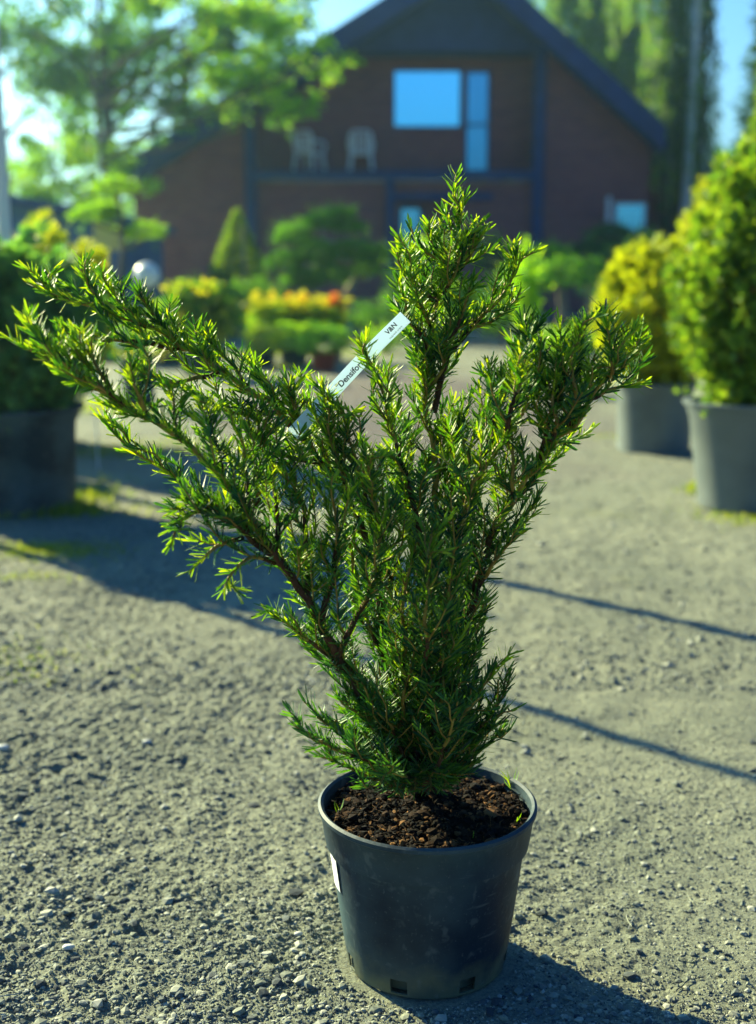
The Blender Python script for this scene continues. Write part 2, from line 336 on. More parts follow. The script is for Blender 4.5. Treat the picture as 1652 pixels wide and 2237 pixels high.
# ---- loose gravel
def icosa():
    t = (1 + 5 ** .5) / 2
    V = np.array([(-1,t,0),(1,t,0),(-1,-t,0),(1,-t,0),(0,-1,t),(0,1,t),(0,-1,-t),(0,1,-t),(t,0,-1),(t,0,1),(-t,0,-1),(-t,0,1)], float); V /= np.linalg.norm(V[0])
    F = np.array([(0,11,5),(0,5,1),(0,1,7),(0,7,10),(0,10,11),(1,5,9),(5,11,4),(11,10,2),(10,7,6),(7,1,8),(3,9,4),(3,4,2),(3,2,6),(3,6,8),(3,8,9),(4,9,5),(2,4,11),(6,2,10),(8,6,7),(9,8,1)])
    return V, F
IV, IF = icosa()
OV = np.array([(1,0,0),(-1,0,0),(0,1,0),(0,-1,0),(0,0,1),(0,0,-.6)], float); OF = np.array([(0,2,4),(2,1,4),(1,3,4),(3,0,4),(2,0,5),(1,2,5),(3,1,5),(0,3,5)])
def scatter_stones(mb, X, Y, Z, S, flat=.6, V0=None, F0=None):
    n = len(X); V0 = IV if V0 is None else V0; F0 = IF if F0 is None else F0; nv = len(V0)
    V = np.repeat(V0[None], n, 0) * (1 + rng.uniform(-.32, .32, (n, nv, 1)))
    V *= np.stack([rng.uniform(.7, 1.3, n), rng.uniform(.7, 1.3, n), rng.uniform(flat * .7, flat * 1.2, n)], -1)[:, None, :] * S[:, None, None]
    a = rng.uniform(0, 6.28, n); c, s = np.cos(a), np.sin(a)
    x = V[..., 0] * c[:, None] - V[..., 1] * s[:, None]; y = V[..., 0] * s[:, None] + V[..., 1] * c[:, None]
    P = np.stack([x + X[:, None], y + Y[:, None], V[..., 2] + Z[:, None]], -1)
    F = (F0[None] + (np.arange(n) * nv)[:, None, None]).reshape(-1, 3)
    mb.add(P.reshape(-1, 3), F)
def stones():
    n = 105000
    Y = 1.12 + 3.0 * rng.random(n) ** 2.1; X = rng.uniform(-.42, .46, n) * Y * 1.05
    keep = (np.hypot(X - POTC[0], Y - POTC[1]) > .112) & (rng.random(n) < np.clip(.72 - .50 * X + 1.3 * vnoise(X, Y, 5, 9), .2, 1))
    X, Y = X[keep], Y[keep]
    S = np.clip(rng.lognormal(math.log(.0015), .55, len(X)), .0008, .0080)
    mb = MB(); big = S > .0021; scatter_stones(mb, X[big], Y[big], ground_h(X[big], Y[big]) + S[big] * .2, S[big]); big = ~big; scatter_stones(mb, X[big], Y[big], ground_h(X[big], Y[big]) + S[big] * .25, S[big], .8, OV, OF)
    n = 60000; Y = 1.12 + 2.2 * rng.random(n) ** 1.7; X = rng.uniform(-.40, .46, n) * Y * 1.05; k = np.hypot(X - POTC[0], Y - POTC[1]) > .108; X, Y = X[k], Y[k]
    S = np.clip(rng.lognormal(math.log(.0011), .4, len(X)), .0006, .004); scatter_stones(mb, X, Y, ground_h(X, Y) + S * .2, S, .8, OV, OF)
    n = 16000; Y = 2.4 + 6 * rng.random(n) ** 1.6; X = rng.uniform(-.42, .46, n) * Y; S = np.clip(rng.lognormal(math.log(.0034), .5, n), .0015, .014)
    scatter_stones(mb, X, Y, ground_h(X, Y) * np.clip((12 - np.hypot(X, Y)) / 6, 0, 1) + S * .15, S, .7, OV, OF)
    n = 500; Y = 1.15 + 3 * rng.random(n) ** 1.5; X = rng.uniform(-.42, .46, n) * Y     # stray dry twigs and needles
    for x, y in zip(X, Y):
        if math.hypot(x - POTC[0], y - POTC[1]) < .12: continue
        z = float(ground_h(np.array([x]), np.array([y]))[0]) + .003; a = random.uniform(0, 6.28); l = random.uniform(.004, .014); d = np.array([math.cos(a), math.sin(a), random.uniform(-.15, .3)]) * l
        p = np.array([x, y, z]); mb.tube([p - d, p + rng.normal(size=3) * .001, p + d], .0007, 3)
    tag(mb.build('gravel', M['stone']), 'loose grey and tan gravel strewn over the compacted yard', 'gravel', kind='stuff')
stones()
def pebble(px, py, s, label):
    c = at(px, py, 1); v = c - np.array([0, 0, CAM_H]); p = np.array([0, 0, CAM_H]) + v * (CAM_H / -v[2])
    mb = MB(); V = IV * (1 + rng.uniform(-.15, .15, (12, 1))) * np.array([1.3, .9, .6]) * s
    mb.add(V + np.array([p[0], p[1], float(ground_h(p[0:1], p[1:2])[0]) + s * .35]), IF)
    o = mb.build('pebble', M['pebble'], smooth=True); sb = o.modifiers.new('subdivision', 'SUBSURF'); sb.levels = sb.render_levels = 2
    tag(o, label, 'stone', 'pale pebbles lying on the gravel')
pebble(8, 1635, .012, 'white pebble at the left edge of the picture on sunlit gravel')
pebble(322, 1625, .009, 'pale rounded pebble on open gravel left of the yew, halfway up')
pebble(150, 2330 - 250, .008, 'pale pebble low in the left corner of the gravel')
pebble(652, 2040, .006, 'small pale stone just left of the yew pot base')

# ------------------------------------------------------------------ hero: the potted yew
def spline(P, step=.006):
    P = np.asarray(P, float); n = len(P)
    if n == 2: P = np.array([P[0], (P[0] + P[1]) / 2, P[1]]); n = 3
    Q = np.vstack([2 * P[0] - P[1], P, 2 * P[-1] - P[-2]]); out = []
    for i in range(n - 1):
        p0, p1, p2, p3 = Q[i:i + 4]; m = max(2, int(np.linalg.norm(p2 - p1) / step))
        for t in np.linspace(0, 1, m, endpoint=False):
            out.append(.5 * ((2 * p1) + (-p0 + p2) * t + (2 * p0 - 5 * p1 + 4 * p2 - p3) * t * t + (-p0 + 3 * p1 - 3 * p2 + p3) * t ** 3))
    out.append(P[-1]); return np.array(out)
def unit(v): return v / (np.linalg.norm(v, axis=-1, keepdims=True) + 1e-12)
def along(P, s):
    d = np.concatenate([[0], np.cumsum(np.linalg.norm(np.diff(P, axis=0), axis=1))])
    s = np.clip(s, 0, d[-1]); return np.stack([np.interp(s, d, P[:, k]) for k in range(3)], -1), d[-1]
UP = np.array([0, 0, 1.])
def needles(mb, P, s0=0., s1=None, spacing=.0021, length=.017, m=0, flat=.6):
    """flat pointed needles set round a stem, bent a little towards its tip"""
    P = np.asarray(P, float); _, L = along(P, np.array([0.])); s1 = L if s1 is None else s1
    if s1 - s0 < spacing * 2: return
    s = np.arange(s0, s1, spacing); s = s + rng.uniform(-.4, .4, len(s)) * spacing; n = len(s)
    o, _ = along(P, s); a, _ = along(P, s + .004); b, _ = along(P, s - .004); T = unit(a - b)
    side = unit(np.cross(T, UP) + 1e-6); top = np.cross(side, T)
    k = np.arange(n); base = np.where(k % 2 == 0, 0., np.pi)
    phi = np.where(rng.random(n) < flat, base + rng.normal(0, .30, n) + .35 * np.where(k % 2 == 0, 1, -1), rng.uniform(0, 2 * np.pi, n))
    R = side * np.cos(phi)[:, None] + top * np.sin(phi)[:, None]
    t = np.clip((s / L - .82) / .18, 0, 1); ang = np.radians(rng.normal(63, 8, n) - 30 * t)
    D = unit(T * np.cos(ang)[:, None] + R * np.sin(ang)[:, None])
    W = unit(np.cross(D, T) + .25 * rng.normal(size=(n, 3))); W = unit(W - D * np.sum(W * D, 1, keepdims=True)); N = np.cross(W, D)
    ln = length * rng.uniform(.72, 1.15, n) * (1 - .35 * t); wd = (.00092 + .0003 * min(1., max(0., float(o[:, 2].mean()) * 2 - .6))) * rng.uniform(.85, 1.2, n)
    bend = (T * .22 + UP * .05 + .07 * rng.normal(size=(n, 3))) * ln[:, None]
    V = []
    for f, w in ((0., .45), (.2, 1.), (.86, .9)):
        c = o + D * (ln * f)[:, None] + bend * f * f; half = W * (wd * w)[:, None]
        V += [c - half, c - N * (wd * w * .35)[:, None], c + half]
    V.append(o + D * ln[:, None] + bend)
    V = np.stack(V, 1).reshape(-1, 3); i = (np.arange(n) * 10)[:, None]
    Q = np.array([(0, 1, 4, 3), (1, 2, 5, 4), (3, 4, 7, 6), (4, 5, 8, 7)]); Tt = np.array([(6, 7, 9), (7, 8, 9)])
    mb.add(V, (Q[None] + i[:, :, None]).reshape(-1, 4), m)
    mb.add(np.zeros((0, 3)), (Tt[None] + i[:, :, None]).reshape(-1, 3) - 0, m) if False else mb.f.append(((Tt[None] + i[:, :, None]).reshape(-1, 3) + mb.n - len(V), m))

YP = POTC[1]
potted = thing('potted_yew', (POTC[0], YP, 0), 'spreading dark green yew in a black nursery pot, alone mid-yard', 'potted shrub')

def make_pot():
    c = (POTC[0], YP, 0); K = 120
    notch = [(-1.95, .11), (-1.10, .13), (-.30, .10), (-2.75, .10), (.6, .12), (1.5, .12), (2.4, .12)]
    def skip(a, b):
        t = (b + .5) / K * 2 * math.pi
        return a == 1 and any(abs((t - q + math.pi) % (2 * math.pi) - math.pi) < w for q, w in notch)
    prof = [(.0955, .0), (.0962, .003), (.0985, .021), (.1000, .030), (.1075, .086), (.1140, .138), (.1160, .1525), (.1212, .1545), (.1225, .163), (.1270, .1935), (.1286, .1955), (.1300, .1965), (.1302, .1995), (.1286, .2008), (.1268, .1995), (.1255, .190)]
    mb = MB(); mb.lathe(prof, K, 0, c, skip)
    o = mb.build('pot', M['pot'], potted, smooth=True); s = o.modifiers.new('solid', 'SOLIDIFY'); s.thickness = .0018; s.offset = 1
    es = o.modifiers.new('edges', 'EDGE_SPLIT'); es.split_angle = math.radians(42)
    f = MB(); f.lathe([(.001, .0215), (.0965, .0215)], 48, 0, c); f.lathe([(.086, .001), (.086, .0215)], 48, 0, c)
    f.build('pot_floor', M['pot'], o)
    # embossed frame low on the front and a faint seam
    e = MB()
    for (t, w, z0, z1) in ((-1.62, .004, .012, .026), (-1.50, .004, .012, .026), (-1.56, .10, .0245, .0265)):
        r = .0978; a = [t - w / 2 / r if w < .05 else t - .06, t + w / 2 / r if w < .05 else t + .06]
        ts = np.linspace(a[0], a[1], 6); V = []; F = []
        for i, q in enumerate(ts):
            for z in (z0, z1): V.append(((r + .0017 + (z - .02) * .1) * math.cos(q) + c[0], (r + .0017 + (z - .02) * .1) * math.sin(q) + c[1], z))
        for i in range(5): F.append((2 * i, 2 * i + 2, 2 * i + 3, 2 * i + 1))
        e.add(V, F)
    eo = e.build('embossed_mark', M['pot'], o); s = eo.modifiers.new('solid', 'SOLIDIFY'); s.thickness = .0022; s.offset = 0
    # white sticker on the lit side
    st = MB(); V = []; F = []; z0, z1 = .105, .146
    for i, q in enumerate(np.linspace(-2.98, -2.62 - .12, 8)):
        for z in (z0, z1):
            r = .1 + (z - .03) * .135 + .0031; V.append((r * math.cos(q) + c[0], r * math.sin(q) + c[1], z))
    for i in range(7): F.append((2 * i, 2 * i + 2, 2 * i + 3, 2 * i + 1))
    st.add(V, F); so = st.build('sticker', M['white'], o); s = so.modifiers.new('solid', 'SOLIDIFY'); s.thickness = .0003
    # soil
    n = 110; r = .1262; xs = np.linspace(-r, r, n); X, Y = np.meshgrid(xs, xs); rr = np.hypot(X, Y)
    k = np.minimum(1, r / np.maximum(rr, 1e-6)); X = X * k; Y = Y * k; rr = np.minimum(rr, r)
    Z = .184 + .006 * (1 - (rr / r) ** 2) + .007 * vnoise(X, Y, 30, 11) + .008 * vnoise(X, Y, 75, 12) + .006 * vnoise(X, Y, 160, 13) - .004 * (rr > .118)
    id_ = np.arange(n * n).reshape(n, n); F = np.stack([id_[:-1, :-1], id_[:-1, 1:], id_[1:, 1:], id_[1:, :-1]], -1).reshape(-1, 4)
    so = MB(); so.add(np.stack([X + c[0], Y + c[1], Z], -1).reshape(-1, 3), F); soil = so.build('soil', M['soil'], potted)
    # crumbs of bark and peat
    n = 3400; a = rng.uniform(0, 6.283, n); q = .121 * np.sqrt(rng.random(n)); X = q * np.cos(a); Y = q * np.sin(a)
    Z = .187 + .006 * (1 - (q / r) ** 2) + .007 * vnoise(X, Y, 30, 11) + .008 * vnoise(X, Y, 75, 12)
    S = np.clip(rng.lognormal(math.log(.0016), .66, n), .0006, .0075)
    cr = MB(); scatter_stones(cr, X + c[0], Y + c[1], Z, S, .75)
    n = 420; a = rng.uniform(0, 6.283, n); q = .118 * np.sqrt(rng.random(n))
    for i in range(n):      # fibres and dry needles
        x, y = q[i] * math.cos(a[i]) + c[0], q[i] * math.sin(a[i]) + c[1]; d = rng.normal(size=3) * [1, 1, .35]; d = d / np.linalg.norm(d) * rng.uniform(.003, .009)
        z = .193 + rng.uniform(-.001, .004); p = np.array([x, y, z]); w = rng.uniform(.0003, .0008)
        cr.tube([p - d, p + rng.normal(size=3) * .001, p + d], [w, w, w * .5], 3)
    tag(cr.build('crumbs', M['chip'], soil), kind='stuff')
    # weed seedlings growing in the soil
    for (px, py, nb, hh) in ((1118, 1725, 7, .030), (1128, 1795, 2, .014), (1033, 1830, 1, .012), (738, 1780, 3, .02), (1085, 1700, 3, .02)):
        b = at(px, py, YP); v = b - np.array([0, 0, CAM_H]); b = np.array([0, 0, CAM_H]) + v * ((CAM_H - .188) / -v[2])
        w = MB()
        for _ in range(nb):
            d = unit(rng.normal(size=3) * [.5, .5, 0] + UP) * hh * rng.uniform(.7, 1.1); sd = unit(np.cross(d, rng.normal(size=3))) * .0011
            w.add([b - sd * .6, b + sd * .6, b + d * .55 + sd, b + d * .55 - sd, b + d + rng.normal(size=3) * .003], [(0, 1, 2, 3), (3, 2, 4)])
        w.build('seedling', M['needle_new_lit'], soil)
make_pot()

# main stems: (x, y, depth offset from the pot centre) ; radius at base, radius at tip
BR = [
 # A long upper left
 ([(923,1734,0.058),(905,1600,.02),(870,1500,.03),(840,1402,.04),(819,1244,.05),(808,1138,.05),(771,1074,.05),(697,1006,.04),(602,889,.02),(555,862,.01),(481,806,0),(426,769,-.01),(333,721,-.02),(259,688,-.03),(178,662,-.03),(111,640,-.03),(52,612,-.03)], .0056, .0011, 1.0),
 # B long lower left
 ([(910,1734,0.046),(840,1603,-.05),(782,1503,-.07),(734,1424,-.09),(697,1360,-.10),(671,1312,-.11),(580,1180,-.13),(486,1048,-.14),(412,974,-.15),(338,921,-.15),(245,868,-.15),(150,820,-.14),(95,780,-.14),(52,748,-.13)], .0054, .0010, 1.0),
 # C leader
 ([(935,1734,0.058),(938,1600,.04),(944,1400,.06),(948,1150,.07),(946,985,.07),(931,893,.07),(939,763,.07),(953,652,.06),(983,575,.06),(1000,495,.06),(1000,420,.06)], .0052, .0011, .9),
 # D right
 ([(948,1734,0.050),(975,1550,-.01),(1010,1400,-.02),(1045,1270,-.03),(1077,1172,-.04),(1111,1113,-.04),(1140,1057,-.05),(1181,1002,-.05),(1203,968,-.05),(1248,931,-.06),(1277,887,-.06),(1314,842,-.06),(1366,794,-.06),(1405,758,-.06),(1424,728,-.06)], .0052, .0011, 1.0),
 # E inner right
 ([(942,1734,0.038),(965,1400,-.06),(990,1230,-.08),(1025,1090,-.09),(1063,1009,-.10),(1107,950,-.10),(1151,887,-.10),(1178,800,-.09),(1182,735,-.09)], .0045, .0010, 1.0),
 # right shoot of the leader
 ([(948,900,.07),(970,800,.06),(1009,737,.05),(1057,689,.04),(1100,640,.03),(1122,590,.03),(1132,538,.03)], .0030, .0010, .9),
 ([(1030,715,.05),(1075,700,.05),(1120,665,.05)], .0018, .0009, .8),
 ([(953,660,.06),(912,625,.05),(880,585,.04),(868,550,.04)], .0020, .0009, .8),
 ([(985,575,.06),(945,560,.05),(915,545,.05)], .0018, .0009, .8),
 ([(975,600,.06),(1020,570,.05),(1050,520,.04),(1062,500,.04)], .0020, .0009, .8),
 ([(939,770,.07),(900,705,.05),(880,650,.04),(872,610,.04)], .0022, .0009, .8),
 ([(946,790,.06),(995,720,.04),(1020,650,.03),(1040,600,.03)], .0022, .0009, .8),
 ([(1008,540,.06),(985,495,.05),(978,462,.05)], .0015, .0009, 1),
 ([(990,600,.06),(945,535,.07),(932,505,.07)], .0016, .0009, 1),
 ([(960,655,.06),(918,590,.08),(900,550,.08)], .0017, .0009, 1),
 ([(970,640,.06),(998,585,.04),(1008,545,.03)], .0017, .0009, 1),
 ([(945,720,.07),(915,660,.04),(905,620,.03)], .0017, .0009, 1),
 ([(935,840,.07),(905,770,.08),(895,720,.08)], .0018, .0009, 1),
 ([(935,860,.07),(965,800,.05),(972,740,.04)], .0018, .0009, 1),
 # thin shoot with bare tip
 ([(930,1250,0),(905,1100,-.02),(872,980,-.03),(835,860,-.03),(805,790,-.03),(784,738,-.03)], .0030, .0009, .8),
 ([(925,1300,.02),(895,1130,.03),(872,1000,.04),(858,880,.05),(845,820,.05)], .0028, .0009, .8),
 ([(850,1300,.0),(800,1180,-.02),(755,1060,-.04),(722,950,-.05),(705,835,-.05)], .0034, .0009, 1),
 ([(860,1330,.04),(820,1180,.0),(790,1050,-.03),(765,960,-.05),(742,880,-.06)], .0030, .0009, 1),
 ([(885,1400,-.04),(850,1250,-.08),(822,1120,-.1),(800,1010,-.11),(790,960,-.11)], .0030, .0009, 1),
 # A's upright and hanging shoots
 ([(240,680,-.03),(205,640,-.03),(178,585,-.03)], .0016, .0009, .7),
 ([(320,715,-.02),(275,675,-.01),(235,610,-.01)], .0016, .0009, .7),
 ([(400,755,-.01),(345,700,-.02),(300,640,-.02)], .0018, .0009, .8),
 ([(470,800,0),(410,745,.01),(350,680,.01)], .0018, .0009, .8),
 ([(545,855,.01),(500,790,.02),(455,735,.02)], .0018, .0009, .8),
 ([(625,905,.03),(590,850,.04),(540,790,.05)], .0018, .0009, .8),
 ([(400,760,-.01),(320,750,-.04),(245,745,-.06),(170,720,-.07)], .0022, .0009, .8),
 ([(480,810,0),(420,830,-.03),(350,830,-.05),(290,800,-.06)], .0020, .0009, .8),
 ([(600,900,.02),(540,905,-.02),(470,880,-.05),(410,850,-.06)], .0020, .0009, .9),
 ([(700,1010,.04),(640,1000,.0),(560,950,-.03),(500,905,-.04)], .0022, .0009, 1),
 ([(760,1060,.05),(730,990,.06),(700,920,.06),(672,850,.06)], .0022, .0009, 1),
 # B's shoots
 ([(300,900,-.15),(215,845,-.17),(140,790,-.18),(95,740,-.18),(60,690,-.18)], .0020, .0009, .8),
 ([(250,870,-.15),(215,800,-.16),(200,730,-.16)], .0016, .0009, .8),
 ([(330,915,-.15),(300,860,-.17),(285,790,-.17)], .0016, .0009, .8),
 ([(400,965,-.15),(380,900,-.13),(375,850,-.12)], .0016, .0009, .9),
 ([(486,1048,-.14),(470,960,-.12),(440,880,-.10)], .0022, .0009, .9),
 ([(540,1120,-.13),(540,1030,-.11),(520,930,-.09)], .0024, .0009, .9),
 ([(600,1210,-.12),(605,1100,-.10),(590,990,-.08)], .0026, .0009, 1),
 ([(671,1312,-.11),(670,1180,-.09),(650,1050,-.08),(640,980,-.07)], .0030, .0009, 1),
 ([(700,1360,-.10),(730,1230,-.11),(730,1110,-.12),(720,1050,-.12)], .0030, .0009, 1),
 ([(740,1430,-.09),(800,1300,-.11),(830,1180,-.13),(850,1090,-.13)], .0030, .0009, 1),
 # low left arm
 ([(690,1330,-.09),(600,1215,-.06),(520,1140,-.04),(420,1072,-.03),(330,1005,-.03),(270,965,-.03),(215,908,-.03)], .0034, .0010, .7),
 # drooping side twigs
 ([(590,1210,-.12),(520,1150,-.15),(450,1120,-.17),(395,1140,-.18),(372,1195,-.19)], .0024, .0009, .9),
 ([(560,1170,-.12),(480,1110,-.15),(420,1100,-.16),(375,1120,-.17)], .0020, .0009, .9),
 ([(600,1230,-.11),(550,1220,-.14),(510,1250,-.16),(488,1298,-.17)], .0018, .0009, .5),
 ([(530,1175,-.13),(470,1195,-.16),(415,1250,-.17)], .0018, .0009, .5),
 ([(770,1480,-.07),(700,1420,-.09),(640,1370,-.10),(588,1340,-.10)], .0022, .0009, .8),
 ([(790,1500,-.06),(730,1460,-.03),(690,1430,-.01),(670,1400,0)], .0022, .0009, .8),
 # low sprigs over the rim
 ([(880,1720,-.05),(800,1665,-.10),(715,1625,-.13),(640,1583,-.14)], .0022, .0009, .7),
 ([(870,1690,-.04),(790,1640,-.07),(735,1600,-.08),(692,1565,-.09)], .0022, .0009, .8),
 ([(880,1725,-.06),(800,1690,-.10),(740,1665,-.11),(690,1650,-.12)], .0020, .0009, .7),
 ([(900,1700,-.06),(870,1690,-.11),(845,1695,-.15),(832,1712,-.17)], .0020, .0009, .3),
 ([(850,1620,-.05),(790,1560,-.07),(745,1530,-.08),(735,1510,-.08)], .0020, .0009, .9),
 ([(900,1700,-.04),(860,1600,-.08),(820,1540,-.10),(790,1490,-.11)], .0022, .0009, 1),
 # D's upright shoots
 ([(1181,1002,-.05),(1195,932,-.07),(1215,865,-.08),(1232,748,-.08)], .0024, .0009, .9),
 ([(1248,931,-.06),(1240,872,-.04),(1255,815,-.03),(1262,763,-.03)], .0020, .0009, .9),
 ([(1300,860,-.06),(1290,819,-.07),(1300,773,-.08)], .0018, .0009, .9),
 ([(1350,808,-.06),(1335,784,-.05),(1350,753,-.04)], .0018, .0009, .8),
 ([(1385,778,-.06),(1385,759,-.07),(1400,738,-.07)], .0016, .0009, .8),
 ([(1290,870,-.06),(1350,849,-.04),(1410,838,-.03)], .0016, .0009, .7),
 ([(1203,968,-.05),(1235,960,-.03),(1250,925,-.02)], .0016, .0009, .8),
 ([(1111,1113,-.04),(1155,1060,-.03),(1190,1020,-.02),(1235,985,-.02)], .0022, .0009, .8),
 ([(1060,1220,-.03),(1110,1160,-.02),(1150,1115,-.01),(1180,1080,-.01)], .0022, .0009, .8),
 ([(1040,1290,-.03),(1070,1240,-.05),(1110,1190,-.06),(1150,1160,-.06)], .0020, .0009, .8),
 # E's shoots
 ([(1040,1050,-.09),(1060,972,-.08),(1085,895,-.06),(1095,808,-.05)], .0024, .0009, .9),
 ([(1107,950,-.10),(1120,882,-.12),(1140,815,-.12),(1150,773,-.12)], .0022, .0009, .9),
 ([(1000,1180,-.08),(1010,1080,-.06),(1030,980,-.04),(1050,900,-.03)], .0024, .0009, .9),
 ([(1140,905,-.10),(1160,869,-.08),(1205,818,-.06)], .0018, .0009, .9),
 # inner fill
 ([(935,1700,.03),(990,1450,.04),(1015,1300,.04),(1030,1180,.04),(1040,1100,.04)], .0036, .0009, 1),
 ([(930,1720,-.05),(960,1500,-.10),(975,1370,-.12),(985,1280,-.13),(980,1190,-.13)], .0034, .0009, 1),
 ([(915,1720,-.04),(890,1500,-.09),(880,1380,-.11),(890,1260,-.12),(905,1180,-.12)], .0034, .0009, 1),
 ([(905,1700,.03),(850,1480,.03),(800,1350,.02),(770,1240,.01),(765,1160,.0)], .0036, .0009, 1),
 ([(940,1720,.02),(1000,1500,.01),(1035,1400,.0),(1060,1310,-.01)], .0030, .0009, 1),
 ([(945,1300,.06),(905,1180,.08),(880,1080,.09),(850,1000,.1)], .0026, .0009, .9),
 ([(948,1200,.07),(985,1080,.08),(1000,980,.08),(1005,900,.08)], .0026, .0009, .9),
 ([(940,1560,-.02),(930,1400,-.14),(935,1270,-.16),(945,1150,-.15)], .0028, .0009, 1),
 # low right sprigs
 ([(950,1700,-.05),(1000,1580,-.08),(1045,1510,-.09),(1078,1452,-.09)], .0024, .0009, .8),
 ([(960,1720,-.03),(1030,1620,-.03),(1085,1545,-.03),(1115,1475,-.03)], .0024, .0009, .8),
 ([(955,1730,-.02),(1010,1670,-.01),(1060,1630,0),(1100,1590,0)], .0020, .0009, .9),
 ([(945,1700,-.06),(975,1620,-.12),(995,1570,-.14),(1000,1530,-.15)], .0022, .0009, 1),
 ([(950,1650,-.04),(1000,1500,-.03),(1030,1440,-.02),(1045,1400,-.01)], .0022, .0009, 1),
 ([(900,1700,-.03),(840,1600,-.02),(800,1570,-.01),(760,1560,0)], .0022, .0009, 1),
]
for k in range(16):      # short leafy growth round the foot of the stems
    a = -2.9 + k * .19; x0, z0 = 925 + 22 * math.cos(a), 1745
    rx = 70 + 45 * ((k * 7) % 5) / 4; BR.append(([(x0, z0 - 20, .02 * math.sin(a)), (x0 + rx * .5 * math.cos(a), z0 - 85 - 12 * (k % 3), .05 * math.sin(a)), (x0 + rx * math.cos(a), z0 - 120 - 38 * ((k * 3) % 4), .09 * math.sin(a))], .0018, .0009, 1.1))
for k, (x, y, d) in enumerate([(1000, 1480, -.06), (960, 1450, -.10), (880, 1470, -.10), (1120, 1010, -.09), (1210, 900, -.10), (1080, 900, -.02), (1000, 980, .10), (900, 1020, .09), (560, 990, -.04), (650, 930, .02), (1250, 820, -.1), (1330, 790, -.09), (1150, 800, -.04)]):
    dn = {1120: 90, 1210: 62, 1080: 80, 1250: 108, 1330: 40, 1150: 88, 650: 24, 560: 150}.get(x, 150)
    BR.append(([(x - 8, y + dn, d * .6), (x + 4, y + dn * .4, d), (x, y - 30, d), (x + 14 * (-1) ** k, y - 110, d)], .0019, .0009, 1.1))
for (x, y, d) in ((838, 1735, -.10), (872, 1752, -.10), (905, 1750, -.10), (940, 1745, -.10), (980, 1730, -.08), (1015, 1710, -.07), (800, 1715, -.08), (888, 1715, -.06), (925, 1725, -.05), (955, 1710, -.05), (860, 1720, -.05), (1040, 1680, -.03)):
    BR.append(([(925 + (x - 925) * .2, 1715, .02), (925 + (x - 925) * .6, 1690, d * .6), (x, y - 18, d)], .0016, .0009, 1.0))
SHOOTS = []
shoot_count = 0
def make_yew():
    global shoot_count
    for bi, (pts, r0, r1, dens) in enumerate(BR):
        P = spline([at(x, y, YP + d) for x, y, d in pts]); _, L = along(P, np.array([0.]))
        n = len(P); t = np.linspace(0, 1, n); wig = np.stack([vnoise(t * L * 40, np.full(n, bi * 3.7), 1, k) for k in range(3)], -1) * .006 * np.minimum(1, np.minimum(t, 1 - t) * 8)[:, None]
        P = P + wig; R = r0 * (1 - t) ** .8 + r1
        thick = bi < 5
        b = MB()
        cut = max(2, int(n * ((.62, .60, .36, .6, .4)[bi] if bi < 5 else (.6 if r0 > .0021 else .3))))
        if cut > 2: b.tube(P[:cut], R[:cut] * (1 + .1 * vnoise(t[:cut] * 90, t[:cut] * 0, 1, 3)), 9, 0, False)
        b.tube(P[max(0, cut - 1):], R[max(0, cut - 1):], 7, 1)
        bo = b.build('branch', [M['bark'], M['twig']], potted, smooth=True)
        nd = MB(); s0 = L * (.12 if bi < 2 else .08 if bi < 5 else .05)
        needles(nd, P, s0, L * .62, .0021, .0190, 0, .4); needles(nd, P, L * .62, L, .0016, .0190, 1 if P[-1][2] > .42 else 0, .75)
        tag(nd.build('needles', [M['needle'], M['needle_new_lit']], bo, smooth=True), kind='stuff')
        # side shoots
        gap = .0168 / dens; s = L * (.10 if thick else .12) + rng.uniform(0, gap); k = 0
        while s < L - .012:
            o, _ = along(P, np.array([s])); a, _ = along(P, np.array([s + .01])); T = unit(a - o)[0]; o = o[0]
            side = unit(np.cross(T, UP) + 1e-6); top = np.cross(side, T)
            ph = rng.uniform(-.9, .9) + (0 if k % 2 == 0 else math.pi)
            Rv = side * math.cos(ph) + top * math.sin(ph); ang = math.radians(rng.uniform(28, 48))
            D = unit(T * math.cos(ang) + Rv * math.sin(ang) + UP * .12)
            D[1] *= .75; D = unit(D)
            fr = s / L
            ln = rng.uniform(.045, .085) * (1.0 - .62 * fr) * ((.85 if bi < 2 else 1.0) if thick else .80) * (.75 if L < .14 else 1)
            q = np.array([o, o + D * ln * .35, o + D * ln * .7 + (T * .10 + UP * .12) * ln + rng.normal(size=3) * .003, o + D * ln + (T * .22 + UP * .28) * ln + rng.normal(size=3) * .005])
            S = spline(q, .004); mb = MB(); mb.tube(S, np.linspace(.0012, .0007, len(S)), 5, 1)
            new = rng.random() < np.clip((o[2] - .34) * 2.6, 0, .9) * (.45 + .55 * fr); mi = 2 if new else 0  # younger growth higher up; lower shoots get shade painted in as darker needles
            needles(mb, S, .003, None, .0016, .0185, mi, .88)
            if ln > .04:
                for z in range(int(rng.integers(0, 3))):
                    u = rng.uniform(.25, .7); w0, _ = along(S, np.array([u * ln])); w0 = w0[0]; dd = unit(D + unit(rng.normal(size=3)) * .9 + UP * .2)
                    S2 = spline([w0, w0 + dd * ln * .25, w0 + (dd + UP * .1) * ln * .5], .004); mb.tube(S2, np.linspace(.0009, .0006, len(S2)), 5, 1)
                    needles(mb, S2, .002, None, .0017, .0170, mi, .85)
            SHOOTS.append((o[1] - .9 * ln - (.3 if o[2] > .5 else 0), mb, bo))
            s += gap * rng.uniform(.7, 1.35) * (1 + (.3 if thick and fr < .4 else 0)); k += 1
make_yew()
SHOOTS.sort(key=lambda q: q[0])          # the 300 that show largest are parts, the rest one mass
YM = [M['needle'], M['twig'], M['needle_new_lit']]
for k_, mb, bo in SHOOTS[:300]: mb.build('shoot', YM, bo, smooth=True)
rest = MB()
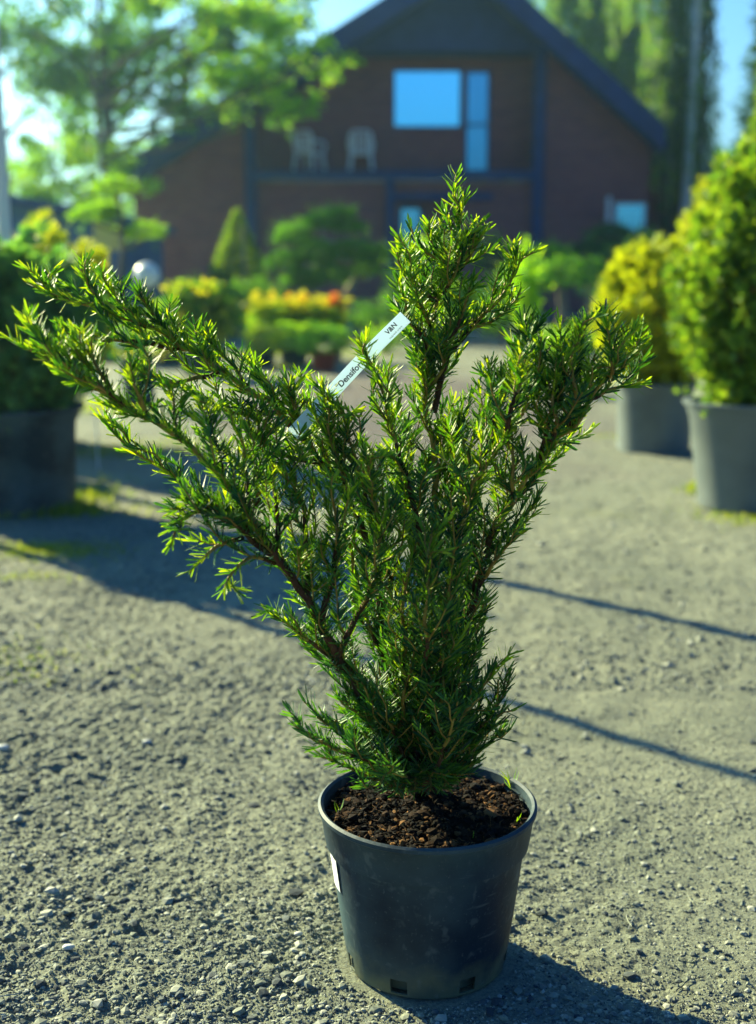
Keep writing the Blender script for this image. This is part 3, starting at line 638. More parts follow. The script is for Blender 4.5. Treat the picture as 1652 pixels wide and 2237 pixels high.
for k_, mb, bo in SHOOTS[300:]:
    for F, m in mb.f: rest.f.append((F + rest.n, m))
    rest.v += mb.v; rest.n += mb.n
tag(rest.build('foliage', YM, potted, smooth=True), kind='stuff')

# ---- the written label strip hooked into the yew
def make_label():
    lo, mid, hi = at(640, 948, YP - .024), at(806, 771, YP - .0135), at(886, 692, YP - .008)
    root = thing('plant_label', lo, 'pale blue-white plastic plant label strip with printed name, slanting among the yew branches', 'plant label')
    u = unit(hi - lo); view = unit(np.array([0, 0, CAM_H]) - mid); nrm = unit(view - u * (view @ u)); v = np.cross(nrm, u)
    P = spline([lo, (lo + mid) / 2 - nrm * .0015, mid, hi], .006); w = .0080
    mb = MB(); n = len(P); V = []
    for i, p in enumerate(P):
        k = w
        V += [p - v * k, p + v * k]
    mb.add(V, [(2 * i, 2 * i + 2, 2 * i + 3, 2 * i + 1) for i in range(n - 1)])
    o = mb.build('strip', M['tag'], root); s = o.modifiers.new('solid', 'SOLIDIFY'); s.thickness = .0006; s.offset = 0
    dg = bpy.context.evaluated_depsgraph_get()
    def text(body, size, c, off=0., name='lettering', shear=0., flip=1, tilt=0):
        cu = bpy.data.curves.new('lettering', 'FONT'); cu.body = body; cu.size = size; cu.offset = off; cu.align_x = 'LEFT'; cu.align_y = 'CENTER'
        to = bpy.data.objects.new('lettering', cu); COL.objects.link(to); dg.update()
        me = bpy.data.meshes.new_from_object(to.evaluated_get(bpy.context.evaluated_depsgraph_get())); bpy.data.objects.remove(to)
        me.materials.clear(); me.materials.append(M['ink'])
        m = Matrix((( *[u[0], v[0], nrm[0]], c[0]), (*[u[1], v[1], nrm[1]], c[1]), (*[u[2], v[2], nrm[2]], c[2]), (0, 0, 0, 1)))
        me.transform(m); q = bpy.data.objects.new(name, me); COL.objects.link(q); put(q, root); return q
    Ltot = np.linalg.norm(hi - lo)
    def spot(f, side): return lo + (hi - lo) * f + v * side + nrm * .0022
    text('Taxus  media', .0072, spot(.14, .0005), .00012)
    text('"Densiformis"', .0096, spot(.395, .0), .00022)
    text('V&N', .0076, spot(.845, .0024), .00018)
    text('садовий центр', .0028, spot(.835, -.0042))
make_label()

# ------------------------------------------------------------------ leaves for everything behind
def cards(mb, C, D, U, length, width, m=0, fold=.25):
    """folded leaf: four corners and a midrib, 4 triangles"""
    n = len(C); D = unit(D); W = unit(np.cross(D, U) + 1e-9); N = np.cross(W, D)
    ln = (length * np.ones(n))[:, None]; wd = (width * np.ones(n))[:, None]
    V = np.stack([C, C + D * ln * .5 + W * wd * .5 + N * wd * fold, C + D * ln - N * ln * .12, C + D * ln * .5 - W * wd * .5 + N * wd * fold, C + D * ln * .5], 1).reshape(-1, 3)
    i = (np.arange(n) * 5)[:, None, None]
    mb.add(V, (np.array([(0, 1, 4), (1, 2, 4), (2, 3, 4), (3, 0, 4)])[None] + i).reshape(-1, 3), m)
def sphere_dirs(n): return unit(rng.normal(size=(n, 3)))
def clump(mb, c, r, n, length, width, m=0, inner=.55, out=.8, up=.2, lump=.18):
    d = sphere_dirs(n); q = rng.uniform(inner, 1.0, n) ** .5
    bump = 1 + lump * np.sin(d[:, 0] * 7 + c[0] * 9) * np.sin(d[:, 1] * 6 + c[1] * 5) + lump * np.sin(d[:, 2] * 8 + c[2] * 7 + d[:, 0] * 3)
    C = np.asarray(c) + d * np.asarray(r) * (q * bump)[:, None]
    D = unit(d * out + UP * up + rng.normal(size=(n, 3)) * .6)
    cards(mb, C, D, sphere_dirs(n), length * rng.uniform(.6, 1.3, n), width * rng.uniform(.6, 1.3, n), m)
def strays(mb, c, r, n, length, width):
    d = unit(rng.normal(size=(n, 3)) + UP * .5); C = np.asarray(c) + d * np.asarray(r) * .9
    for k in range(4): cards(mb, C + d * (length * .55 * k), unit(d + rng.normal(size=(n, 3)) * .5), sphere_dirs(n), length * .8, width)
def gpt(px, Y):
    p = at(px, 601, Y); return np.array([p[0], p[1], 0.])
def container(root, c, r_top, r_bot, h, material='pot_far', rim=.02):
    mb = MB(); mb.lathe([(r_bot * .9, .004), (r_bot, 0.003), (r_bot * 1.01, h * .1), (r_top * .93, h * .84), (r_top * .95, h * .86), (r_top * .985, h * .95), (r_top * 1.04, h * .955), (r_top * 1.05, h * .99), (r_top * 1.0, h), (r_top * .93, h * .985), (r_top * .92, h * .9)], 48, 0, c)
    o = mb.build('pot', M[material], root, smooth=True); es = o.modifiers.new('edges', 'EDGE_SPLIT'); es.split_angle = math.radians(50)
    s = MB(); s.lathe([(.001, h * .93), (r_top * .5, h * .925), (r_top * .925, h * .90)], 24, 0, c); s.build('soil', M['soil'], root)
    return o
def stem(root, P, r0, r1, material='trunk', name='stem'):
    P = spline(P, .05 if np.linalg.norm(np.array(P[-1]) - np.array(P[0])) > 1 else .02); mb = MB(); mb.tube(P, np.linspace(r0, r1, len(P)), 8)
    return mb.build(name, M[material], root, smooth=True)

def sprays(mb, C, D, size, k=5):
    """fans of narrow scale-leaf fingers, as on a thuja"""
    n = len(C); ref = sphere_dirs(n); W = unit(np.cross(D, ref))
    for j in range(k):
        a = (j - (k - 1) / 2) * .42; Dj = unit(D * math.cos(a) + W * math.sin(a) + .12 * rng.normal(size=(n, 3)))
        cards(mb, C + D * (size * .12)[:, None] * abs(j - (k - 1) / 2) * 0, Dj, np.cross(D, W) + .2 * rng.normal(size=(n, 3)), size * (1 - .12 * abs(j - (k - 1) / 2)), size * .22, 0, .1)
def plumes(root, c, prof, n, size, material, lean=(0, 0), m=150, plen=.26):
    """loose thuja: upswept feathery plumes, each carrying many sprays"""
    z = np.array([q[0] for q in prof]); r = np.array([q[1] for q in prof])
    zz = rng.uniform(z[0], z[-1], m * 4); rr = np.interp(zz, z, r); k = rng.random(m * 4) < .15 + rr / r.max(); zz = zz[k][:m]; rr = rr[k][:m]; m = len(zz)
    a = rng.uniform(0, 6.283, m); up = rng.uniform(.7, 1.5, m); D = unit(np.stack([np.cos(a), np.sin(a), up], -1) + rng.normal(size=(m, 3)) * .2); ln = plen * rng.uniform(.5, 1.25, m)
    tip = np.stack([c[0] + rr * np.cos(a) + lean[0] * zz, c[1] + rr * np.sin(a) + lean[1] * zz, c[2] + zz], -1) + D * (ln * .35)[:, None]
    per = n // m; j = np.repeat(np.arange(m), per); u = rng.random(len(j)) ** .8
    W = rng.normal(size=(len(j), 3)) * (.22 * ln[j] * (1 - .75 * u))[:, None]
    C = tip[j] - D[j] * (ln[j] * (1 - u) * 1.25)[:, None] + W
    mb = MB(); sprays(mb, C, unit(D[j] + rng.normal(size=(len(j), 3)) * .45), size * rng.uniform(.6, 1.25, len(j)))
    for i in range(m): mb.tube([np.array([c[0] + lean[0] * zz[i], c[1] + lean[1] * zz[i], max(z[0], tip[i][2] - ln[i] * 1.6)]), tip[i] - D[i] * ln[i], tip[i]], [.006, .004, .001], 4, 1)
    return tag(mb.build('foliage', [material, M['bark']], root), kind='stuff')
def thuja(root, c, prof, n, size, material, lean=(0, 0), lump=.16):
    """prof: (height, radius) pairs; sprays point up and out"""
    z = np.array([q[0] for q in prof]); r = np.array([q[1] for q in prof])
    zz = rng.uniform(z[0], z[-1], n * 3); rr = np.interp(zz, z, r); keep = rng.random(n * 3) < rr / r.max(); zz = zz[keep][:n]; rr = rr[keep][:n]; n = len(zz)
    a = rng.uniform(0, 2 * np.pi, n); q = np.sqrt(rng.uniform(.35, 1.0, n))
    l = 1 + lump * np.sin(a * 5 + zz * 14 + c[0]) * np.sin(zz * 23 + a * 2) + lump * .7 * np.sin(a * 11 + zz * 31)
    rad = rr * q * l
    C = np.stack([c[0] + rad * np.cos(a) + lean[0] * zz, c[1] + rad * np.sin(a) + lean[1] * zz, c[2] + zz], -1)
    D = unit(np.stack([np.cos(a) * .75, np.sin(a) * .75, np.full(n, .75)], -1) + rng.normal(size=(n, 3)) * .35)
    mb = MB(); sprays(mb, C, D, size * rng.uniform(.6, 1.3, n))
    return tag(mb.build('foliage', material, root), kind='stuff')

# ---- right: big pots with thujas
c = gpt(1652, 4.45)
t = thing('potted_thuja', c, 'bright green thuja in a grey pot with rolled rim, at the right picture edge', 'potted tree')
container(t, c, .222, .165, .385)
stem(t, [c + [0, 0, .3], c + [-.01, 0, .5], c + [.0, 0, 1.3]], .022, .01, 'bark')
stem(t, [c + [.05, .02, .3], c + [.10, 0, .5], c + [.2, 0, .9]], .016, .008, 'bark')
plumes(t, c + [-.05, 0, 0], [(.44, .08), (.54, .17), (.66, .21), (.85, .22), (1.0, .16), (1.12, .10), (1.22, .05)], 9000, .042, M['leaf_thuja'], (.05, 0), 170, .25)
c = gpt(1442, 5.9)
t = thing('potted_thuja', c, 'rounded golden thuja in a wide black pot, just behind the tall green thuja', 'potted tree')
container(t, c, .19, .17, .33)
stem(t, [c + [0, 0, .26], c + [0, 0, .6]], .02, .01, 'bark')
plumes(t, c, [(.36, .14), (.45, .21), (.6, .24), (.76, .22), (.88, .15), (.95, .06)], 8500, .042, M['leaf_gold'], (0, 0), 200, .17)
c = gpt(1645, 8.2)
t = thing('potted_thuja', c, 'loose yellow-green thuja between the rounded golden thuja and the tall green one', 'potted tree')
container(t, c, .25, .2, .35)
plumes(t, c, [(.36, .25), (.6, .42), (.9, .45), (1.2, .32), (1.42, .16), (1.6, .05)], 9500, .055, M['leaf_gold'], (.04, 0), 170, .42)
# ---- left: big pots with bushes
c = gpt(-18, 4.42)
t = thing('potted_thuja', c, 'dark green thuja bush in a big black pot, at the left edge of the picture', 'potted tree')
container(t, c, .285, .25, .37, 'pot')
stem(t, [c + [0, 0, .3], c + [0, 0, .7]], .02, .01, 'bark')
plumes(t, c, [(.40, .22), (.48, .28), (.62, .32), (.74, .30), (.86, .2), (.92, .08)], 9500, .045, M['leaf_blue'], (0, 0), 230, .20)
c = gpt(48, 6.2)
t = thing('potted_thuja', c, 'broad yellow-tipped thuja bush, behind the dark green bush at the left edge', 'potted tree')
container(t, c, .25, .2, .32, 'pot')
plumes(t, c, [(.33, .26), (.5, .36), (.7, .38), (.86, .34), (.96, .22), (1.02, .06)], 9500, .052, M['leaf_gold'], (0, 0), 230, .24)
c = gpt(14, 5.15)
t = thing('slender_tree', c, 'thin pale-stemmed young tree rising out of the left edge of the picture', 'tree')
container(t, c, .14, .11, .25, 'pot')
stem(t, [c + [0, 0, .2], c + [.0, 0, 1.2], c + [-.01, 0, 2.2], c + [-.04, .02, 3.0]], .034, .02, 'birch', 'trunk')
stem(t, [c + [-.07, .06, .2], c + [-.06, .05, 1.2], c + [-.09, .06, 2.0], c + [-.14, .08, 2.8]], .026, .016, 'birch', 'trunk')  # second stem added out of view to broaden the shadow streak
mb = MB()
for k in range(9): clump(mb, c + [random.uniform(-.35, .3), random.uniform(-.3, .3), random.uniform(2.6, 3.4)], (.2, .2, .16), 160, .07, .04)
mb.build('crown', M['leaf_tree'], t)
# a second stake-thin tree stands out of view; its long shadow crosses the yard
c = np.array([-1.98, 4.55, 0.])
t = thing('slender_tree', c, 'thin-stemmed potted young tree standing left of the big black pot', 'tree')
container(t, c, .13, .11, .24, 'pot')
stem(t, [c + [0, 0, .2], c + [.01, 0, 1.2], c + [0, 0, 2.4]], .026, .018, 'birch', 'trunk')
mb = MB()
for k in range(6): clump(mb, c + [random.uniform(-.25, .25), random.uniform(-.25, .25), random.uniform(2.3, 2.8)], (.2, .2, .16), 160, .07, .04)
mb.build('crown', M['leaf_tree'], t)

# ---- small potted plants on the left, behind the yew
def small_potted(px, Y, r, h, fol, material, label, pot='pot', leaf=(.05, .03), n=500, clumps=1, cat='potted plant'):
    c = gpt(px, Y); t = thing('potted_plant', c, label, cat); container(t, c, r, r * .8, h, pot)
    mb = MB()
    for k in range(clumps):
        o = np.array([random.uniform(-.5, .5), random.uniform(-.4, .4), random.uniform(-.3, .5)]) * fol * (0 if clumps == 1 else 1)
        clump(mb, c + [0, 0, h + fol[2] * .8] + o, np.array(fol) * (1 if clumps == 1 else .55), n // clumps, leaf[0], leaf[1])
    tag(mb.build('foliage', material, t), kind='stuff'); return t
small_potted(296, 7.9, .115, .31, np.array((.16, .14, .10)), M['leaf_var'], 'small black pot with yellow-green leaves below the left yew branches', n=320)
small_potted(438, 10.4, .20, .24, np.array((.34, .34, .31)), M['leaf_var'], 'bushy yellow-variegated broadleaf shrub left of the yellow flowers', n=2600, clumps=9, leaf=(.085, .055))
small_potted(372, 11.6, .18, .22, np.array((.26, .24, .24)), M['leaf_clip'], 'low bright green shrub right below the white globe', n=900, clumps=4, leaf=(.07, .045))
small_potted(706, 10.9, .12, .17, np.array((.22, .18, .12)), M['leaf_pine'], 'round green bush in a red pot right of the yellow flowers', pot='pot_red', n=1100, leaf=(.05, .018))
small_potted(640, 11.5, .14, .16, np.array((.24, .2, .12)), M['leaf_clip'], 'low light green cushion plant in front of the yellow flowers', n=1000, leaf=(.05, .02))
small_potted(572, 11.2, .12, .15, np.array((.17, .15, .13)), M['leaf_thuja'], 'pale green cushion plant beside the variegated shrub', n=800, leaf=(.05, .02))
small_potted(238, 12.0, .16, .25, np.array((.30, .24, .20)), M['leaf_clip'], 'yellow-green low shrub under the cloud-pruned tree on the left', n=1200, clumps=4, leaf=(.06, .03))
# flower trays on a low bench
BZ = .22; bl, br = gpt(548, 12.2)[0], gpt(752, 12.2)[0]
bt = thing('display_bench', ((bl + br) / 2, 12.2, 0), 'low wooden display bench carrying the bright bedding flowers', 'bench')
for k in range(4):
    mb = MB(); mb.box((bl, 11.98 + k * .115, BZ - .03), (br, 12.08 + k * .115, BZ - .004)); ease(mb.build('slat', M['wood'], bt), .004)
for sx in (bl + .06, br - .06):
    for sy in (12.0, 12.38): mb = MB(); mb.box((sx - .03, sy - .03, 0), (sx + .03, sy + .03, BZ - .032)); mb.build('leg', M['wood'], bt)
for (px, Y, w, key, key2, lab) in ((584, 12.2, .155, 'petal_y', 'petal_o', 'mass of yellow bedding flowers in the tray nearest the shrub'), (654, 12.2, .145, 'petal_y', 'petal_o', 'yellow and orange bedding flowers in the middle tray'), (719, 12.2, .13, 'petal_y', 'petal_o', 'reddish orange flowers in the tray at the right end')):
    c = gpt(px, Y) + [0, 0, BZ]; t = thing('flower_tray', c, lab, 'flowers', 'trays of bedding flowers')
    mb = MB(); mb.box((-w, -.16, 0), (w, .16, .09), 0, 0, c); ease(mb.build('tray', M['pot'], t), .01)
    mb = MB(); C = c + np.stack([rng.uniform(-w, w, 500), rng.uniform(-.2, .2, 500), rng.uniform(.09, .30, 500)], -1); cards(mb, C, sphere_dirs(500) + UP * .8, sphere_dirs(500), .07, .03)
    tag(mb.build('leaves', M['leaf_clip'], t), kind='stuff')
    for kk, nn, zz in ((key, 260 if key == 'petal_y' else 90, (.20, .40 if key == 'petal_y' else .33)), (key2, {584: 10, 654: 30, 719: 110}[px], (.30, .39))):
        mb = MB(); hc = rng.uniform(-w, w, 7); X_ = hc[rng.integers(0, 7, nn)] + rng.normal(size=nn) * .035; hh_ = rng.uniform(-.07, .05, 7)
        C = c + np.stack([X_, rng.uniform(-.2, .2, nn), rng.uniform(*zz, nn) + hh_[rng.integers(0, 7, nn)] * .5 + .04 * np.sin(X_ * 40)], -1)
        for j in range(5):
            a = j * 1.2566; cards(mb, C, np.stack([np.full(nn, math.cos(a)), np.full(nn, math.sin(a)), rng.uniform(.1, .6, nn)], -1), UP + rng.normal(size=(nn, 3)) * .2, .032, .028)
        tag(mb.build('blossoms', M[kk], t), kind='stuff')
c = gpt(758, 16.5); t = thing('watering_can', c, 'small turquoise watering can standing behind the orange flowers', 'watering can')
mb = MB(); mb.lathe([(.001, 0), (.075, 0), (.08, .02), (.075, .17), (.05, .19), (.048, .185)], 20, 0, c); mb.build('body', M['turq'], t, smooth=True)
mb = MB(); mb.tube([c + [-.07, 0, .04], c + [-.14, 0, .12], c + [-.19, 0, .21]], [.016, .012, .012], 8); mb.lathe([(.012, .2), (.03, .225), (.001, .23)], 12, 0, c + [-.19, 0, 0]); mb.build('spout', M['turq'], t, smooth=True)
mb = MB(); mb.tube(spline([c + [.07, 0, .05], c + [.13, 0, .12], c + [.1, 0, .22], c + [0, 0, .25]], .02), .009, 8); mb.build('handle', M['turq'], t, smooth=True)
# white globe on a post
c = gpt(322, 13.6); t = thing('garden_globe', c, 'white frosted globe on a short post under the cloud-pruned tree', 'garden lamp')
z = at(322, 601, 13.6)[2]; mb = MB(); mb.lathe([(.06, 0), (.06, .02), (.022, .03), (.02, z - .13), (.045, z - .12), (.04, z - .10)], 20, 0, c); mb.build('post', M['trunk'], t, smooth=True)
mb = MB(); mb.ellipsoid((c[0], c[1], z), (.135, .135, .135), 28); mb.build('globe', M['globe'], t, smooth=True)
# white marker stakes
for px, py, Y, lab in ((262, 748, 7.7, 'pale marker stake in the small black pot at the left'), (205, 832, 5.3, 'white marker stake beside the big black pot at the left')):
    c = at(px, py, Y); t = thing('marker_stake', (c[0], c[1], 0), lab, 'marker')
    mb = MB(); mb.box((-.022, -.002, -.02), (.022, .002, .03), 0, .3, c); mb.build('plate', M['white'], t)
    mb = MB(); mb.tube([c + [0, .003, .02], c + [.002, .003, -.12], (c[0] + .004, c[1], 0)], .003, 6); mb.build('stem', M['white'], t)

# ---- cloud-pruned tree on the left
def cloud_tree(px, Y, trunk, pads, material, label, leaf=(.05, .02), dens=1.0, r=.05, pot=True, tm='trunk'):
    c = gpt(px, Y); t = thing('cloud_pruned_tree', c, label, 'tree')
    if pot: container(t, c, .24, .2, .3, 'pot')
    T = [at(x, y, Y + d) for x, y, d in trunk]; P = spline([c + [0, 0, .1]] + T, .05)
    mb = MB(); mb.tube(P, np.linspace(r, r * .35, len(P)), 9); mb.build('trunk', M[tm], t, smooth=True)
    for (x, y, w, h, d) in pads:
        q = at(x, y, Y + d); s = Y / FPX * .86; rx, rz = w * s, h * s; j = np.argmin(np.linalg.norm(P - q - [0, 0, -.15], axis=1))
        lb = MB(); lb.tube(spline([P[j], (P[j] + q) / 2 + [0, 0, -rz * .4], q + [0, 0, -rz * .3]], .04), [r * .35] * len(spline([P[j], (P[j] + q) / 2 + [0, 0, -rz * .4], q + [0, 0, -rz * .3]], .04)), 6); lb.build('limb', M[tm], t, smooth=True)
        pb = MB(); n = int(1500 * dens * max(.4, rx * rz * 16)); d_ = sphere_dirs(n); d_[:, 2] = np.where(d_[:, 2] < -.3, d_[:, 2] * .4, d_[:, 2])
        C = q + d_ * np.array([rx, rx * .9, rz]) * (rng.uniform(.7, 1.06, n))[:, None]
        cards(pb, C, d_ + UP * .7 + rng.normal(size=(n, 3)) * .5, sphere_dirs(n), leaf[0] * rng.uniform(.7, 1.3, n), leaf[1])
        strays(pb, q, np.array([rx, rx * .9, rz]), 26, leaf[0], leaf[1]); tag(pb.build('leaf_pad', material, t), kind='stuff')
    return t
cloud_tree(268, 13.0, [(266, 690, 0), (264, 600, .02), (270, 520, 0), (262, 440, .02), (262, 395, 0)],
           [(252, 412, 48, 24, 0), (200, 474, 48, 24, 0), (232, 465, 30, 18, .1), (319, 512, 43, 27, 0)], M['leaf_clip'], 'tall cloud-pruned tree with three clipped pads, on the left before the brick house', pot=True, r=.045)
cloud_tree(748, 17.0, [(755, 650, 0), (775, 600, .1), (745, 560, .1), (715, 520, 0)],
           [(640, 520, 42, 30, 0), (700, 490, 45, 25, .2), (760, 500, 40, 20, .3), (620, 575, 40, 26, -.1), (690, 560, 52, 34, -.2), (770, 555, 55, 28, 0), (725, 605, 45, 26, -.3), (800, 590, 34, 24, .1), (660, 615, 48, 28, 0), (745, 470, 34, 14, .4), (825, 560, 30, 22, .2)], M['leaf_pine'], 'broad many-padded pruned pine in front of the brick wall, left of the yew top', pot=True, r=.06, tm='wood', leaf=(.07, .018), dens=1.2)
cloud_tree(1240, 15.5, [(1236, 660, 0), (1228, 620, .05), (1225, 590, 0)],
           [(1195, 570, 60, 34, 0), (1235, 600, 45, 26, -.1), (1175, 620, 34, 22, .1)], M['leaf_pine'], 'low dark pruned pine in front of the house, right of the yew top', r=.04, tm='wood', leaf=(.07, .018))
cloud_tree(1310, 16.5, [(1302, 650, 0), (1296, 600, 0), (1315, 560, 0)],
           [(1335, 530, 58, 40, .1), (1285, 552, 36, 20, -.2), (1330, 585, 40, 24, 0)], M['leaf_dark'], 'dark round-headed pruned pine below the right ground-floor window', r=.045, tm='wood', leaf=(.07, .018))
cloud_tree(1085, 17.5, [(1085, 650, 0), (1085, 600, 0)],
           [(1078, 575, 45, 38, 0), (1070, 540, 34, 24, 0)], M['leaf_dark'], 'dark pruned pine hidden behind the yew top', r=.04, tm='wood', leaf=(.07, .018))
# more small pots and bushes on the right before the house
def bush(px, Y, fol, z, material, label, n=900, leaf=(.06, .03), name='bush', clumps=5):
    c = gpt(px, Y); t = thing(name, c, label, 'bush'); mb = MB()
    for k in range(clumps): clump(mb, c + np.array([random.uniform(-.5, .5) * fol[0], random.uniform(-.5, .5) * fol[1], z + random.uniform(-.4, .4) * fol[2]]), np.array(fol) * .62, n // clumps, *leaf)
    strays(mb, c + [0, 0, z], np.array(fol) * 1.0, 40, leaf[0], leaf[1])
    tag(mb.build('foliage', material, t), kind='stuff')
    mb = MB()
    for k in range(4): mb.tube([c + [0, 0, -.02], c + [random.uniform(-.4, .4) * fol[0], random.uniform(-.4, .4) * fol[1], z * .6], c + [random.uniform(-.6, .6) * fol[0], random.uniform(-.6, .6) * fol[1], z]], [.012, .009, .005], 5)
    mb.build('stem', M['trunk'], t); return t
bush(1142, 9.4, (.11, .1, .30), .72, M['leaf_bright'], 'upright bright green sapling seen right of the yew top', 700, (.06, .025))
bush(938, 9.6, (.15, .12, .34), .76, M['leaf_bright'], 'bright green shrub behind the left side of the yew top', 900, (.06, .025))
bush(1185, 12.5, (.22, .2, .10), .12, M['leaf_clip'], 'low light green plant on the ground before the dark pines', 700)
bush(1262, 12.0, (.20, .2, .13), .16, M['leaf_clip'], 'low yellow-green plant beside the golden thuja', 700)
bush(1400, 17.5, (.45, .4, .5), .85, M['leaf_pine'], 'green shrub at the right corner of the brick house', 1600, (.09, .04))
bush(1455, 19.0, (.8, .5, .5), 1.0, M['leaf_dark'], 'dark shrub at the foot of the pale birch trunk', 1800, (.10, .04))
bush(600, 18.5, (.5, .4, .5), .5, M['leaf_dark'], 'dark green shrub between the clipped cone and the many-padded pine', 1800, (.08, .03))
bush(1000, 19.0, (.5, .4, .35), .4, M['leaf_dark'], 'dark low shrub beside the house door', 1400, (.08, .03))
bush(470, 21.0, (.7, .4, .45), .45, M['leaf_pine'], 'low green shrub at the foot of the brick wall by the cone', 1500, (.08, .03))
for px, Y, lab in ((1148, 13.6, 'leftmost black pot with a pale bare stem, before the dark pines'), (1222, 13.2, 'black pot with a pale stem standing in the middle of the row before the pines'), (1286, 14.2, 'black pot with a pale stem nearest the golden thuja')):
    c = gpt(px, Y); t = thing('potted_tree', c, lab, 'potted tree', 'pots with pale stems before the house'); container(t, c, .17, .14, .26, 'pot')
    stem(t, [c + [0, 0, .2], c + [.02, 0, .45], c + [-.02, 0, .75]], .035, .02, 'wood')
    mb = MB(); clump(mb, c + [0, 0, .85], (.24, .22, .14), 900, .05, .02); tag(mb.build('foliage', M['leaf_pine'], t), kind='stuff')
bush(585, 14.5, (.32, .25, .16), .22, M['leaf_clip'], 'low light green mound behind the left end of the flower bench', 900, (.06, .03))
bush(812, 15.5, (.30, .25, .20), .25, M['leaf_pine'], 'small green mound left of the door, behind the yew label', 900, (.06, .025))
bush(700, 15.8, (.40, .3, .18), .22, M['leaf_thuja'], 'low yellow-green mound under the many-padded pine', 900, (.06, .03))
bush(1345, 13.0, (.28, .25, .30), .42, M['leaf_blue'], 'blue-green shrub left of the rounded golden thuja', 1100, (.06, .025))
bush(385, 16.5, (.5, .3, .22), .25, M['leaf_clip'], 'long low green mound in front of the left brick wing', 1100, (.07, .03))
bush(1105, 14.8, (.32, .28, .34), .45, M['leaf_pine'], 'ragged green shrub behind the upright bright sapling', 1500, (.07, .025), clumps=9)
bush(1020, 16.0, (.40, .3, .30), .40, M['leaf_clip'], 'light green ragged shrub low behind the yew leader', 1400, (.07, .03), clumps=9)
bush(885, 17.0, (.35, .3, .42), .55, M['leaf_blue'], 'blue-green ragged shrub beside the front door', 1500, (.07, .03), clumps=9)
bush(1355, 16.0, (.45, .3, .45), .75, M['leaf_blue'], 'tall blue-green ragged shrub under the side window', 1800, (.08, .03), clumps=10)
bush(560, 16.6, (.36, .3, .34), .42, M['leaf_pine'], 'ragged green shrub right of the clipped cone', 1500, (.07, .03), clumps=9)
bush(845, 13.4, (.18, .16, .12), .14, M['leaf_clip'], 'small light green plant on the ground right of the flower bench', 500, (.05, .02))
# clipped cone with its stake
c = gpt(520, 18.0); t = thing('clipped_cone', c, 'slim clipped conical conifer with a stake, before the left brick wing', 'topiary')
stem(t, [c, c + [0, 0, .5]], .04, .03)
zt = at(520, 458, 18)[2]
thuja(t, c, [(.12, .35), (.3, .47), (.6, .45), (1.0, .33), (1.4, .17), (zt, .01)], 6500, .06, M['leaf_thuja'], (0, 0), .03)
mb = MB(); mb.tube([c + [.14, -.42, 0], c + [.13, -.35, zt * .86]], .022, 6); mb.build('stake', M['wood'], t)

# ------------------------------------------------------------------ grass on the yard
def gground(px, py):
    a = at(px, py, 1.) - np.array([0, 0, CAM_H]); return np.array([0, 0, CAM_H]) + a * (CAM_H / -a[2])
def tufts():
    mb = MB()
    zones = [(130, 1205, .20, .09, 900, .012), (60, 1195, .18, .06, 500, .012), (260, 985, .42, .16, 1500, .014), (420, 965, .2, .08, 250, .012), (1560, 1075, .10, .05, 260, .022), (1640, 1130, .22, .10, 420, .018), (1530, 1070, .05, .03, 160, .035),
             (1420, 955, .3, .08, 350, .02), (1740, 1110, .3, .12, 400, .02), (80, 1120, .3, .08, 900, .035), (180, 1090, .12, .2, 500, .03), (20, 1440, .22, .12, 260, .008), (210, 890, .3, .3, 500, .03), (650, 775, .9, .35, 1500, .04), (620, 800, .6, .2, 500, .03), (300, 900, .5, .2, 300, .03), (800, 745, .8, .4, 700, .03), (60, 1260, .15, .03, 160, .01)]
    for px, py, rx, ry, n, h in zones:
        c = gground(px, py); q = rng.normal(size=(n, 2)) * .5; X = c[0] + q[:, 0] * rx; Y = c[1] + q[:, 1] * ry * 1.6
        Z = ground_h(X, Y) * np.clip((12 - np.hypot(X, Y)) / 6, 0, 1)
        P = np.stack([X, Y, Z], -1); D = unit(rng.normal(size=(n, 3)) * [.7, .7, .1] + UP)
        cards(mb, P, D, sphere_dirs(n), h * rng.uniform(.5, 1.5, n), .0026 + h * .1)
    tag(mb.build('grass', M['grass']), 'patches of short yellow-green grass and moss around the pots', 'grass', kind='stuff')
tufts()

# ------------------------------------------------------------------ the brick house
HY = 28.0
def hx(x, y=500, Y=HY): return float(at(x, y, Y)[0])
def hz(y, Y=HY): return float(at(826, y, Y)[2])
X_L, X_P1, X_P2, X_R = hx(295), hx(549), hx(1172), hx(1412)
AP = (hx(1015, 0), hz(-95)); EL = (hx(262, 370), hz(383)); ER = (hx(1436, 290), hz(290))
house = thing('brick_house', (hx(826), HY + 5, 0), 'large red-brown brick house with dark gabled roof and upstairs balcony, across the yard', 'house')
def roof_z(x): 
    a, b = (EL, AP) if x < AP[0] else (AP, ER)
    return a[1] + (b[1] - a[1]) * (x - a[0]) / (b[0] - a[0])
ROOF_T = .42
def wallpoly(x0, x1, z0=0, n=2):
    xs = [x0] + ([AP[0]] if x0 < AP[0] < x1 else []) + [x1]
    return [(x0, z0), (x1, z0)] + [(x, roof_z(x) - ROOF_T) for x in xs[::-1]]
mb = MB(); mb.prism(wallpoly(X_L, X_P1), HY, HY + .35); mb.build('left_wing_wall', M['brick'], house)
mb = MB(); mb.prism(wallpoly(X_P2, X_R), HY, HY + .35); mb.build('right_wing_wall', M['brick'], house)
ZB = hz(374); XM = hx(852, 400); RY = HY + .85
